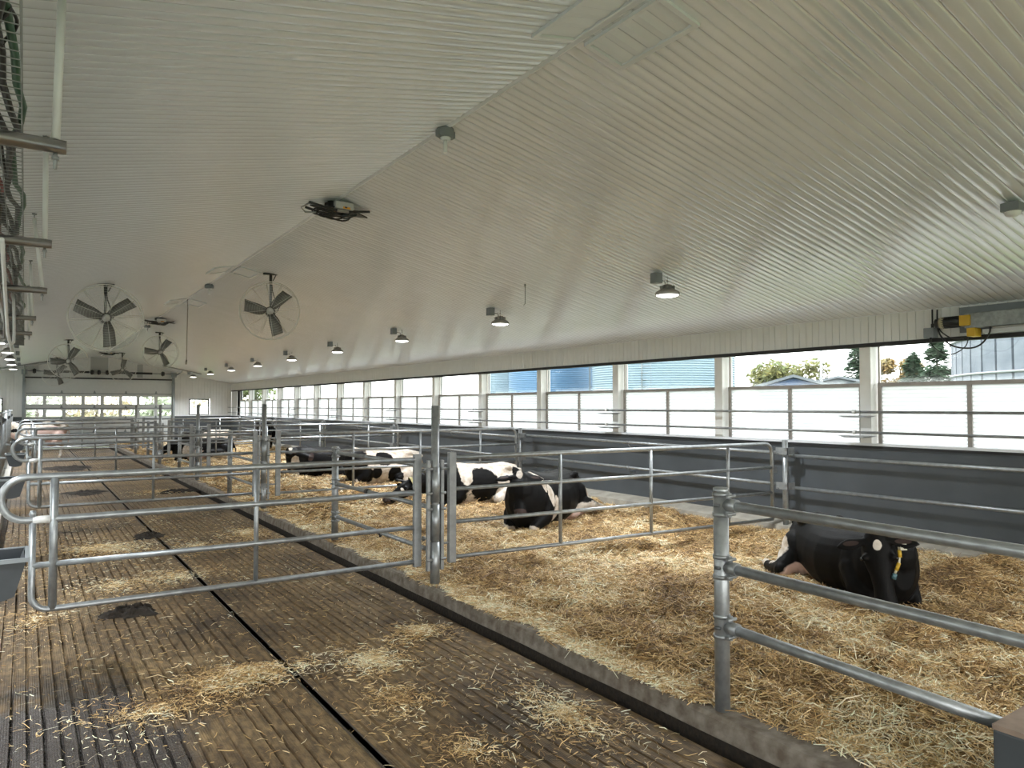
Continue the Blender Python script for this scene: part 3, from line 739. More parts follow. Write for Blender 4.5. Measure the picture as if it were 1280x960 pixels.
# wall rails in the pens
wp = [6.3, 12.98, 19.55, 25.7, 31.8, 38.0]
def wall_post(y, label):
    e = empty('wall_post', (9.1, y, .3), label, 'post', 'short posts against the grey wall')
    build('pole', MB().tube([(9.1, y, .3), (9.1, y, 1.56)], .040, 14), galv, e)
    for z in (1.40, .90):
        build('bracket', MB().box((9.02, y-.10, z-.05), (9.035, y+.10, z+.05)).box((9.02, y-.1, z-.05), (9.18, y-.085, z+.05)).tube([(9.0, y-.06, z+.025), (9.05, y-.06, z+.025)], .012, 6).tube([(9.0, y+.06, z-.025), (9.05, y+.06, z-.025)], .012, 6), galv_dark, e)
    return e
w0_ = wall_post(wp[0], 'short bracketed post against the grey wall at the end of the nearest pen gate')
for k in range(1, 6): copy_tree(w0_, (9.1, wp[k], .3), 'short bracketed post against the grey wall at the end of the %s pen gate' % (names[k] if k < 5 else 'sixth'))
def wall_rails(ya, yb, z1a, z1b, label):
    e = empty('wall_rail', (9.18, ya, .9), label, 'rail', 'double pipe rails along the grey wall')
    for a, b in ((z1a, z1b), (z1a-.46, z1b-.46)):
        wr_ = build('rail', MB().tube([(9.18, ya+.02, a), (9.18, yb-.02, b)], .026, 12), galv, e)
        m_ = (ya+yb)/2
        build('coupling', MB().tube([(9.18, m_-.04, (a+b)/2), (9.18, m_+.04, (a+b)/2)], .031, 12), galv_dark, wr_)
        build('hook', MB().tube([(9.18, m_, (a+b)/2-.03), (9.24, m_, (a+b)/2-.09), (9.36, m_, (a+b)/2-.09)], .008, 6), galv_dark, wr_)
wall_rails(-.5, wp[0], 1.33, 1.33, 'double pipe rail on the grey wall behind the lone black cow')
for k in range(5): wall_rails(wp[k], wp[k+1], 1.36, 1.40, 'double pipe rail on the grey wall inside the %s pen beyond the lone black cow' % ['first', 'second', 'third', 'fourth', 'fifth'][k])
struct('trim_9', MB().box((9.33, 7.55, 1.36), (9.352, 7.68, 1.40)), trimw)

# guard pipes in front of the windows
for k in range(8):
    ya = 5.2+4.92*(k-1); yb = ya+4.92
    if k == 7: yb = 40.9
    for zz, nm in ((1.97, 'upper'), (1.70, 'lower')):
        e = empty('guard_pipe', (9.17, ya, zz), '%s guard pipe in front of the windows, %s' % (nm, ['at the right edge', 'first length beyond the right-edge one', 'second length beyond the right-edge one', 'third length beyond the right-edge one', 'fourth length beyond the right-edge one', 'fifth length beyond the right-edge one', 'sixth length beyond the right-edge one', 'last length by the end wall'][k]), 'pipe', 'guard pipes before the windows')
        build('pipe', MB().tube([(9.17, ya, zz), (9.17, yb-.01, zz)], .018, 10), galv_dark, e)
        build('bracket', MB().add([(9.14, ya-.12, zz-.05), (9.14, ya+.32, zz-.05), (9.14, ya+.22, zz-.075), (9.14, ya-.02, zz-.075),
                                   (9.36, ya-.12, zz-.05), (9.36, ya+.32, zz-.05), (9.36, ya+.22, zz-.075), (9.36, ya-.02, zz-.075)],
                                  [(0,1,2,3), (4,7,6,5), (0,4,5,1), (1,5,6,2), (2,6,7,3), (3,7,4,0)]), galv_dark, e)
        build('clip', MB().tube([(9.17, ya+.07, zz), (9.17, ya+.11, zz)], .028, 10), whitepvc, e)

# ------------------------------------------------------------------ feed fence on the left
def feed_panel(y0, y1, label):
    e = empty('feed_fence', (-.45, y0, .2), label, 'fence', 'headlock feed fence panels on the left')
    x = -.45
    for z in (1.86, 1.62, .42): build('rail', MB().tube([(x, y0, z), (x, y1-.03, z)], .026, 8), galv, e)
    build('post', MB().tube([(x, y0, .2), (x, y0, 1.92)], .045, 10), galv, e)
    n = int((y1-y0)/.38)
    for i in range(n):
        yy = y0+.25+i*.38
        build('upright', MB().tube([(x, yy, .42), (x+ (.02 if i % 2 else -.02), yy, 1.62)], .021, 8), galv, e)
        if i % 2 == 0: build('latch', MB().box((x-.02, yy-.025, 1.60), (x+.03, yy+.025, 1.70)), black, e)
    return e
ff = feed_panel(13.4, 19.4, 'headlock feed fence panel at the left edge beside the second trough')
for k, y in enumerate((19.4, 25.5, 31.6)):
    copy_tree(ff, (-.45, y, .2), 'headlock feed fence panel, %s one beyond the panel at the left edge' % ['first', 'second', 'third'][k])

# ------------------------------------------------------------------ troughs
def trough(x1, y, z0, z1, label):
    wd, ln = .34, .46; x0 = x1-wd
    e = empty('trough', (x0+wd/2, y, z0), label, 'trough', 'grey plastic troughs on the left')
    n = 20; prof = []
    cx = (x0+x1)/2
    for i in range(n+1):
        q = -1+2*i/n; b_ = abs(q); prof.append((cx+(1 if q > 0 else -1)*wd*.5*(b_*.62/.6 if b_ < .6 else .62+.38*(b_-.6)/.4), z0+(z1-z0)*(.10*(b_/.6)**2 if b_ < .6 else .10+.90*(b_-.6)/.4)))
    vs = []; fs = []
    for yy in (y-ln/2, y+ln/2): vs += [(p[0], yy, p[1]) for p in prof]
    inn = [(cx+(p[0]-cx)*.9, p[1]+.02 if p[1] < z1-.02 else p[1]) for p in prof]
    for yy in (y-ln/2+.02, y+ln/2-.02): vs += [(p[0], yy, p[1]) for p in inn]
    k = n+1
    for i in range(n): fs.append((i, i+1, k+i+1, k+i)); fs.append((2*k+i, 3*k+i, 3*k+i+1, 2*k+i+1))
    fs.append(tuple(range(k))[::-1]); fs.append(tuple(range(k, 2*k))); fs.append(tuple(range(2*k, 3*k))); fs.append(tuple(range(3*k, 4*k))[::-1])
    build('bowl', MB().add(vs, fs, False), darkplastic, e)
    r = MB().box((x0-.01, y-ln/2-.012, z1-.02), (x1+.01, y-ln/2+.012, z1+.006)).box((x0-.01, y+ln/2-.012, z1-.02), (x1+.01, y+ln/2+.012, z1+.006))
    r.box((x0-.012, y-ln/2+.012, z1-.02), (x0+.012, y+ln/2-.012, z1+.006)).box((x1-.012, y-ln/2+.012, z1-.02), (x1+.012, y+ln/2-.012, z1+.006))
    build('rim', r, mat('pale_trough_rim', (.22, .24, .25), .4), e)
    build('hanger', MB().box((x0-.3, y-.03, z1-.1), (x0, y+.03, z1-.06)), galv_dark, e)
    return e
tr0 = trough(.03, 5.85, .80, 1.06, 'nearest grey plastic trough, cut by the left edge')
for k, y in enumerate((12.0, 18.1, 24.2)):
    copy_tree(tr0, (.03-.17-.02*0, y, .80), 'grey plastic trough by the looped end of the %s alley gate' % names[k+1])

# ------------------------------------------------------------------ ceiling fans
def fan(x, y, z, Rr, base, label, yawd=0):
    e = empty('ceiling_fan', (x, y, zc(x)), label, 'fan', 'large caged fans hung from the ceiling')
    e['_local'] = 1
    zz = z-zc(x)      # hub height below the empty
    ca, sa = cos(R(yawd)), sin(R(yawd))
    def T(p): return (p[0]*ca-p[1]*sa, p[0]*sa+p[1]*ca, p[2])
    def TB(mb): mb.v = [T(v) for v in mb.v]; return mb
    def ring(r, yy, wr, n=56): return [(r*cos(2*pi*k/n), yy, zz+r*sin(2*pi*k/n)) for k in range(n)]
    g = MB()
    g.tube(ring(Rr, -.11, 0), .008, 6, closed=True); g.tube(ring(Rr, .11, 0), .008, 6, closed=True)
    for sgn in (-1, 1):
        yo = sgn*.13
        rr = Rr-.045
        while rr > .09:
            g.tube(ring(rr, sgn*(.11+.05*(1-rr/Rr)), 0, 40), .0011, 3, closed=True); rr -= .042
        for k in range(12):
            a = 2*pi*k/12+.13
            g.tube([(.07*cos(a), sgn*.165, zz+.07*sin(a)), (Rr*cos(a), sgn*.11, zz+Rr*sin(a))], .0035, 4)
    for k in range(24):
        a = 2*pi*k/24; g.tube([(Rr*cos(a), -.11, zz+Rr*sin(a)), (Rr*cos(a), .11, zz+Rr*sin(a))], .0025, 4)
    build('guard', TB(g), guard_m, e)
    for k in range(3):
        a = R(base+120*k); b = MB(); vs = []; n = 8
        for i in range(n+1):
            q = i/n; r = .06+(Rr-.13)*q; hw = .062+.045*min(1, q*3)
            
            sweep = .10*q*q; tw = R(38-20*q)
            for s in (-1, 1):
                lx = s*hw*cos(tw)-sweep*.5; ly = s*hw*sin(tw)
                px = r*cos(a)-lx*sin(a); pz = r*sin(a)+lx*cos(a)
                for t in (-.003, .003): vs.append((px, ly+t, zz+pz))
        fs = []
        for i in range(n):
            o = i*4; fs += [(o, o+2, o+6, o+4), (o+1, o+5, o+7, o+3), (o, o+4, o+5, o+1), (o+2, o+3, o+7, o+6)]
        fs += [(0, 1, 3, 2), (n*4, n*4+2, n*4+3, n*4+1)]
        build('blade', TB(b.add(vs, fs, True)), blade_m, e)
    hubo = build('hub', TB(MB().lathe([(0, -.06), (.05, -.058), (.06, -.03), (.06, .03), (0, .03)], (0, 0, zz), 18, 'y').lathe([(0, -.185), (.04, -.18), (.045, -.16), (0, -.158)], (0, 0, zz), 18, 'y')), mat('pale_hub', (.6, .6, .58), .4, .4), e)
    build('motor', TB(MB().lathe([(0, .03), (.085, .035), (.09, .06), (.09, .24), (.07, .27), (0, .275)], (0, 0, zz), 20, 'y')), blade_m, e)
    build('mounting_bar', TB(MB().box((-.13, .12, -.035), (.13, .20, -.005)).tube([(0, .16, -.03), (.09, .16, -.03), (.04, .16, -.14)], .01, 6)), black, e)
    build('drop_pipe', TB(MB().tube([(0, .16, -.01), (0, .16, -.2)], .028, 10)), black, e)
    build('drop_pipe', TB(MB().tube([(0, .16, -.2), (0, .16, zz+.08)], .023, 10)), galv_dark, e)
    build('cable', TB(MB().tube([(.02, .17, -.2), (.03, .17, zz*.45), (.08, .17, zz*.7), (.16, .18, zz+.12), (.12, .2, zz+.02), (.05, .2, zz)], .008, 6)), black, e)
    return e
fan(1.11, 13.8, 3.54, .555, 43, 'big caged fan hanging left of the ridge, nearest of all the fans')
fan(3.6, 12.95, 3.75, .51, 54, 'caged fan hanging right of the ridge, nearest on that side', -18)
fan(1.1, 26.2, 3.45, .54, 67, 'caged fan left of the ridge, just beyond and left of the biggest-looking one')
fan(3.6, 25.5, 3.80, .53, 62, 'caged fan right of the ridge beside the small ridge cable bundle')
fan(3.6, 36.3, 3.67, .54, 87, 'smallest-looking caged fan right of the ridge above the big door', 0)
fan(1.1, 36.0, 3.42, .54, 57, 'caged fan left of the ridge above the big door, partly behind another')

# ------------------------------------------------------------------ high bay lamps
def lamp(x, y, label, light=True):
    zt = zc(x)
    e = empty('high_bay_lamp', (x, y, zt), label, 'lamp', 'round high bay lamps in two rows'); e['_local'] = 1
    h = -.235
    bx = -.21
    build('junction_box', MB().box((bx-.05, -.06, -.115+SL*.0), (bx+.06, .06, .02)), boxgrey, e, bevel=.006)
    build('hook', MB().tube([(0, 0, -.0), (0, 0, -.05), (.012, 0, -.07), (0, 0, -.09), (-.012, 0, -.07), (0, 0, -.05)], .005, 6).tube([(0, 0, -.10), (0, 0, h+.10)], .012, 8), lampbody_m, e)
    build('cable', MB().tube([(bx+.06, 0, -.06), (bx+.14, 0, -.07), (-.05, 0, -.06), (-.04, 0, h+.10)], .006, 6), black, e)
    ho = MB().lathe([(0, h+.12), (.055, h+.12), (.06, h+.075), (.09, h+.06), (.13, h+.04), (.155, h+.02), (.16, h-.015), (.15, h-.02), (.146, h-.004)], (0, 0, 0), 28)
    for k in range(10):
        a = 2*pi*k/10; ho.obox((.075*cos(a), .075*sin(a), h+.085), (.025*cos(a), .025*sin(a), 0), (-.003*sin(a), .003*cos(a), 0), (0, 0, .022))
    hob = build('housing', ho, lampbody_m, e)
    build('lens', MB().lathe([(0, h-.045), (.08, h-.040), (.13, h-.028), (.152, h-.010)], (0, 0, 0), 28), lens_m, hob)
    ld = bpy.data.lights.get('lamp_light')
    if ld is None:
        ld = bpy.data.lights.new('lamp_light', 'AREA'); ld.shape = 'DISK'; ld.size = .28; ld.energy = LAMP_W; ld.color = (.90, .955, 1); ld.spread = R(135)
    lo = bpy.data.objects.new('lamp_light', ld); COL.objects.link(lo); lo.parent = e; lo.location = (0, 0, h-.06)
    return e
LX = 6.96; ys = [6.55+4.0*k for k in range(9)]
ords = ['nearest', 'second', 'third', 'fourth', 'fifth', 'sixth', 'seventh', 'eighth', 'ninth']
l0 = lamp(LX, ys[0], 'nearest round lamp of the right row, lit, with its grey junction box')
for k in range(1, 9): copy_tree(l0, (LX, ys[k], zc(LX)), '%s lit round lamp of the right row, counting from the nearest' % ords[k].capitalize())
e = empty('ceiling_box', (6.84, 2.52, zc(6.84)), 'grey ceiling box with a white dome at the right edge of the ceiling', 'electrical box')
build('box', MB().box((6.77, 2.46, zc(6.77)-.115), (6.91, 2.60, zc(6.91)-.012)), boxgrey, e, bevel=.006)
build('dome', MB().lathe([(.062, 0), (.055, -.025), (.035, -.04), (0, -.045)], (6.84, 2.53, zc(6.77)-.115), 18), trimw, e)
for k, y in enumerate((21.2, 24.9, 28.5, 32.2, 36.0)):
    ql = copy_tree(l0, (-.43, y, zc(-.43)), '%s lit round lamp at the left edge near the feed fence, counting from the nearest' % ords[k].capitalize()); ql.rotation_euler = (0, 0, pi)
for y in (-1.5, 5, 9, 13, 17): copy_tree(l0, (-1.4, y, zc(-1.4)), 'unseen round lamp over the feed passage, put in for its light')  # lamps out of view, included for the light they give
copy_tree(l0, (LX, -1.5, zc(LX)), 'unseen round lamp behind the camera over the straw, put in for its light')  # one more unseen lamp, included for its light

# ------------------------------------------------------------------ ridge devices
def sensor(y, label, dx=0):
    e = empty('ridge_sensor', (XRG+dx, y, ZR-.03), label, 'sensor', 'small sensors under the ridge'); x = XRG+dx
    build('junction_box', MB().lathe([(0, .02), (.075, .02), (.08, 0), (.08, -.05), (.06, -.065), (0, -.065)], (x, y, ZR-.03), 16).box((x-.085, y-.03, ZR-.09), (x+.085, y+.03, ZR-.03)), boxgrey, e)
    build('socket', MB().lathe([(0, -.06), (.05, -.062), (.045, -.085), (.02, -.09)], (x, y, ZR-.03), 14), trimw, e)
    build('probe', MB().tube([(x, y, ZR-.11), (x, y, ZR-.23)], .017, 10), trimw, e)
sensor(5.6, 'small sensor with white probe under the ridge, nearest to the camera')
sensor(15.6, 'small sensor with white probe under the ridge beside the right-hand fan')
sensor(24.6, 'small sensor with white probe under the ridge near the second cable bundle')
def coil(y, label, s=1.):
    x = XRG; z = ZR-.06
    e = empty('ridge_drive', (x, y, z), label, 'drive unit', 'cable bundles with drive boxes under the ridge')
    build('tray', MB().add([(x-.34, y-.05, z-.075), (x+.06, y-.2, z-.075), (x+.42, y+.02, z-.1), (x+.0, y+.2, z-.075), (x-.34, y-.05, z-.06), (x+.06, y-.2, z-.06), (x+.42, y+.02, z-.085), (x+.0, y+.2, z-.06)],
                           [(0,3,2,1), (4,5,6,7), (0,1,5,4), (1,2,6,5), (2,3,7,6), (3,0,4,7)]), black, e)
    for yo, w_ in ((-.14, .38), (.12, .34)):
        build('bracket_bar', MB().tube([(x-w_, y+yo, zc(x-w_)-.04), (x-.1, y+yo, z-.10), (x+.12, y+yo, z-.10), (x+w_, y+yo, zc(x+w_)-.04)], .016, 6), black, e)
    lp = MB()
    for i in range(4):
        lp.tube([(x-.12+.05*i+.17*cos(t), y+.10*sin(t)+.02*i, z-.11-.006*i+.02*sin(2*t+i)) for t in np.linspace(0, 2*pi, 22)[:-1]], .010, 6, closed=True)
    build('cable_loop', lp, black, e)
    lp = MB()
    for i in range(3):
        lp.tube([(x+.14+.02*i+.10*cos(t), y-.05+.06*sin(t), z-.09-.01*i+.05*sin(t+i)) for t in np.linspace(0, 2*pi, 20)[:-1]], .009, 6, closed=True)
    build('cable_loop', lp, darkplastic, e)
    build('cable_loop', MB().tube([(x-.34, y-.05, z-.04), (x-.42, y+.02, z-.09), (x-.36, y+.06, z-.13), (x-.25, y, z-.13)], .010, 6), galv_dark, e)
    build('connector', MB().box((x-.04, y-.17, z-.125), (x+.1, y-.14, z-.095)), stainless, e)
    dbx = build('drive_box', MB().box((x-.07, y-.19, z-.085), (x+.16, y-.10, z+.0)), mat('pale_grey_box', (.5, .51, .52), .5), e, bevel=.008)
    build('box_label', MB().box((x+.02, y-.193, z-.085), (x+.11, y-.19, z-.06)), orange_m, dbx)
    build('motor', MB().box((x-.09, y+.02, z-.02), (x+.14, y+.15, z+.05)), black, e)
coil(8.35, 'drive box with coiled black cables under the ridge, nearest to the camera')
coil(22.3, 'drive box with coiled black cables under the ridge by the right-hand small fan')
coil(36.8, 'drive box with coiled black cables under the ridge, farthest, above the big door')
tag(build('pull_switch', MB().tube([(XRG, 17.95, ZR-.02), (XRG, 18.0, 3.12)], .009, 6).tube([(XRG, 18.0, 3.12), (XRG-.01, 18.0, 3.02)], .02, 8), rope_m), 'long thin pull cord hanging from the ridge beside a hatch', 'cord')
tag(build('ceiling_wire', MB().tube([(6.26, 8.8, zc(6.26)), (6.26, 8.8, zc(6.26)-.30), (6.23, 8.8, zc(6.26)-.33)], .005, 5).tube([(6.26, 8.8, zc(6.26)), (6.26, 8.8, zc(6.26)-.04)], .014, 6), galv_dark), 'short thin wire hanging from the ceiling between the two nearest lamps', 'wire')

# ------------------------------------------------------------------ overhead line of arms, tray and pipes on the left
arm_y = [3.62, 5.85, 8.25, 10.95, 13.3]
for k, y in enumerate(arm_y):
    zt = 3.17; xe = [.13, .135, .16, .10, .075][k]
    lab = ['nearest', 'second nearest', 'middle', 'fourth', 'farthest'][k]
    e = empty('support_arm', (xe, y, zt), '%s stainless support arm reaching in from the left edge' % lab, 'arm', 'stainless arms carrying the cable tray')
    tb_ = build('tube', MB().tube([(-1.3, y, zt), (xe, y, zt)], .031, 14), stainless, e)
    build('end_bolt', MB().tube([(xe-.04, y, zt-.03), (xe-.04, y, zt-.10)], .008, 8).tube([(xe-.04, y, zt-.045), (xe-.04, y, zt-.06)], .016, 6), galv_dark, tb_)
    x2 = [.105, .09, .045, .03, .02][k]
    r_ = empty('drop_rod', (x2, y, zt), '%s white plastic drop rod between ceiling and stainless arm' % lab, 'rod', 'white rods holding the stainless arms')
    yt = y+.05
    build('sleeve', MB().tube([(xe-.04, y, zt+.03), (x2, yt, zc(x2)-.05)], .017, 12), whitepvc, r_)
    build('ceiling_anchor', MB().tube([(x2, yt, zc(x2)-.06), (x2, yt, zc(x2)+.0)], .006, 6).tube([(x2-.02, yt, zc(x2)-.012), (x2+.02, yt, zc(x2)-.012)], .01, 6), galv_dark, r_)
# wire basket tray
tx0, tx1, tz0, tz1 = -.33, -.03, 3.205, 3.27
e = empty('cable_tray', (-.18, 8, tz0), 'long wire basket cable tray running along the left edge', 'cable tray')
mb = MB()
ty0, ty1 = 1.6, 16.5
for x in (tx0, -.25, -.18, -.11, tx1): mb.tube([(x, ty0, tz0), (x, ty1, tz0)], .0028, 4)
for x in (tx0, tx1):
    mb.tube([(x, ty0, tz1), (x, ty1, tz1)], .0035, 5)
for i in range(int((ty1-ty0)/.066)):
    y = ty0+.066*i; mb.tube([(tx0, y, tz1), (tx0, y, tz0-.003), (tx1, y, tz0-.003), (tx1, y, tz1)], .0022, 4)
build('wire_basket', mb, galv_dark, e)
cols_c = [('black', (.012,.012,.013)), ('black', (.02,.02,.02)), ('green', (.02,.13,.05)), ('red', (.30,.03,.03)), ('grey', (.18,.18,.18)), ('black', (.015,.015,.016)), ('black', (.03,.028,.027)), ('red', (.22,.03,.03)), ('black', (.012,.012,.013)), ('black', (.02,.02,.02)), ('black', (.02,.02,.02)), ('green', (.02,.09,.04))]
for i, (cn, c) in enumerate(cols_c):
    x = -.30+.0225*i; pts = []
    for j in range(60):
        y = ty0+.1+j*.25
        pts.append((x+.022*sin(j*.9+i*1.3)+.01*sin(j*2.1+i), y, tz0+.022+.016*((i*7) % 3)/1.0+.012*sin(j*1.3+i*2)))
    tag(build('cable', MB().tube(pts, .0135, 6), mat('cable_'+cn+str(i), c, .45)), '%s cable lying in the wire basket tray' % cn, 'cable', '%s cables in the tray' % cn)
# loops of cable hanging out of the tray
tag(build('cable', MB().tube([(-.07+.02*cos(t)+.01*sin(3*t), 2.75+.12*sin(t), tz0+.05+.05*cos(t)) for t in np.linspace(0, 2*pi, 24)[:-1]], .006, 6, closed=True), black), 'thin black cable loop bulging at the edge of the tray', 'cable')
# long pipes beside and below the tray
for (xa, za, r_, m_, nm, lb) in ((-.22, 3.10, .026, stainless, 'milk_line', 'long stainless pipe running under the cable tray'), (-.40, 2.99, .02, whitepvc, 'vacuum_line', 'long white plastic pipe running under the cable tray')):
    tag(build(nm, MB().tube([(xa, 2.0, za), (xa, 16.8, za)], r_, 12), m_), lb, 'pipe')
hp = [(-.115, 4.6, 2.93), (-.118, 5.2, 2.87), (-.12, 6.0, 2.75), (-.12, 6.6, 2.64), (-.115, 6.95, 2.58), (-.10, 7.1, 2.555), (-.085, 7.2, 2.58), (-.085, 7.3, 2.66), (-.09, 7.5, 2.80), (-.1, 7.8, 3.0), (-.12, 8.2, 3.1)]
tag(build('hanging_hose', MB().tube(hp, .011, 12), whitepvc), 'white plastic hose sagging in a loop below the stainless arms', 'hose')
hp2 = [(-.20, 4.6, 2.95), (-.20, 5.4, 2.8), (-.19, 6.2, 2.66), (-.17, 6.9, 2.57), (-.15, 7.2, 2.6), (-.16, 7.6, 2.8), (-.18, 8.1, 3.08)]
tag(build('hanging_hose', MB().tube(hp2, .009, 12), stainless), 'thin steel hose sagging beside the white looped hose', 'hose')

# ------------------------------------------------------------------ curtain winch on the right header
wx = 9.2
e = empty('curtain_winch', (wx, 3.6, 2.95), 'curtain drive with black motor and yellow end blocks on the header above the windows', 'winch')
build('back_plate', MB().box((9.29, 1.0, 2.93), (9.325, 4.02, 3.235)), boxgrey, e)
build('housing', MB().box((9.13, 1.0, 2.965), (9.27, 3.90, 3.14)), mat('zinc_housing', (.34, .36, .36), .5, .6, var=.3, scale=20), e, bevel=.006)
build('lower_rail', MB().box((9.16, 1.0, 2.895), (9.26, 3.72, 2.94)).tube([(9.12, 1.0, 2.95), (9.12, 3.60, 2.95)], .01, 8), mat('zinc_rail', (.5, .5, .5), .4, .5), e)
build('end_block', MB().box((9.10, 3.83, 2.995), (9.28, 3.945, 3.12)), yellow_m, e, 'yellow upper end block', bevel=.006)
build('end_block', MB().box((9.11, 3.78, 2.865), (9.28, 3.87, 2.965)), yellow_m, e, 'yellow lower end block', bevel=.006)
mo = MB().tube([(9.17, 3.95, 3.055), (9.17, 4.20, 3.055)], .062, 18).tube([(9.17, 4.20, 3.055), (9.17, 4.235, 3.055)], .055, 18)
for k in range(16):
    a = 2*pi*k/16; mo.obox((9.17+.064*cos(a), 4.06, 3.055+.064*sin(a)), (.006*cos(a), 0, .006*sin(a)), (0, .09, 0), (-.0025*sin(a), 0, .0025*cos(a)))
mot = build('motor', mo, black, e)
build('motor_label', MB().tube([(9.17, 4.13, 3.055), (9.17, 4.18, 3.055)], .067, 18), mat('dull_brass_label', (.35, .32, .22), .5), mot)
jb = empty('wall_junction_box', (9.27, 4.33, 2.95), 'grey electrical box on the white header left of the curtain drive', 'electrical box')
build('box', MB().box((9.20, 4.28, 2.895), (9.32, 4.40, 3.015)), boxgrey, jb, bevel=.006)
build('conduit', MB().tube([(9.29, 4.33, 3.0), (9.29, 4.33, 3.25)], .010, 8).tube([(9.29, 4.33, 3.02), (9.29, 4.33, 3.07)], .018, 8), black, jb)
build('gland', MB().tube([(9.26, 4.34, 2.895), (9.26, 4.34, 2.85)], .014, 8), black, jb)
def cab(pts, r, lb):
    q = []
    for i in range(len(pts)-1):
        a = Vector(pts[max(i-1, 0)]); b = Vector(pts[i]); c = Vector(pts[i+1]); d = Vector(pts[min(i+2, len(pts)-1)])
        for s in range(6):
            t = s/6; q.append(.5*((2*b)+(c-a)*t+(2*a-5*b+4*c-d)*t*t+(-a+3*b-3*c+d)*t**3))
    q.append(Vector(pts[-1]))
    tag(build('drive_cable', MB().tube(q, r, 7), black), lb, 'cable', 'cables of the curtain drive')
cab([(9.26, 4.34, 2.86), (9.24, 4.30, 2.78), (9.2, 4.15, 2.68), (9.18, 4.03, 2.68), (9.16, 3.9, 2.76), (9.15, 3.86, 2.88), (9.14, 3.83, 2.93)], .006, 'thin black cable drooping from the grey box to the curtain drive')
cab([(9.29, 4.27, 3.24), (9.27, 4.26, 3.05), (9.22, 4.2, 2.9), (9.18, 4.05, 2.77), (9.15, 3.85, 2.73), (9.13, 3.72, 2.77), (9.13, 3.64, 2.88), (9.14, 3.63, 2.96)], .010, 'thick black cable looping from the ceiling below the curtain drive')
cab([(9.17, 4.2, 3.0), (9.16, 4.16, 2.94), (9.16, 4.05, 2.86), (9.17, 3.93, 2.85)], .008, 'short black cable under the motor of the curtain drive')

# ------------------------------------------------------------------ cows
def remeshed(mb, voxel, smooth=6):
    me = bpy.data.meshes.new('tmp'); me.from_pydata(mb.v, [], mb.f); me.update()
    o = bpy.data.objects.new('tmp', me); COL.objects.link(o)
    r = o.modifiers.new('r', 'REMESH'); r.mode = 'VOXEL'; r.voxel_size = voxel
    s = o.modifiers.new('s', 'SMOOTH'); s.factor = .5; s.iterations = smooth
    dg = bpy.context.evaluated_depsgraph_get(); ev = o.evaluated_get(dg)
    m2 = bpy.data.meshes.new_from_object(ev)
    bpy.data.objects.remove(o); bpy.data.meshes.remove(me)
    return m2
def loft(mb, secs, n=20):
    """secs: (centre, axis u, radius u, axis v, radius v); closed with fans"""
    vs = []; fs = []
    for c, u, ru, v, rv in secs:
        c = Vector(c); u = Vector(u); v = Vector(v)
        for k in range(n):
            a = 2*pi*k/n; vs.append(c+u*ru*cos(a)+v*rv*sin(a))
    m = len(secs)
    for i in range(m-1):
        for k in range(n): fs.append((i*n+k, i*n+(k+1) % n, (i+1)*n+(k+1) % n, (i+1)*n+k))
    vs.append(Vector(secs[0][0])); vs.append(Vector(secs[-1][0]))
    for k in range(n): fs.append((len(vs)-2, (k+1) % n, k)); fs.append((len(vs)-1, (m-1)*n+k, (m-1)*n+(k+1) % n))
    mb.add(vs, fs, True)
def chain(mb, pts, rs, n=14):
    pts = [Vector(p) for p in pts]
    q = []; qr = []
    for i in range(len(pts)-1):
        for s in range(4):
            t = s/4; q.append(pts[i].lerp(pts[i+1], t)); qr.append(rs[i]*(1-t)+rs[i+1]*t)
    q.append(pts[-1]); qr.append(rs[-1])
    mb.tube(q, qr, n)
    for p, r in zip(pts, rs): mb.ell(p, r, r, r, 12, 8)

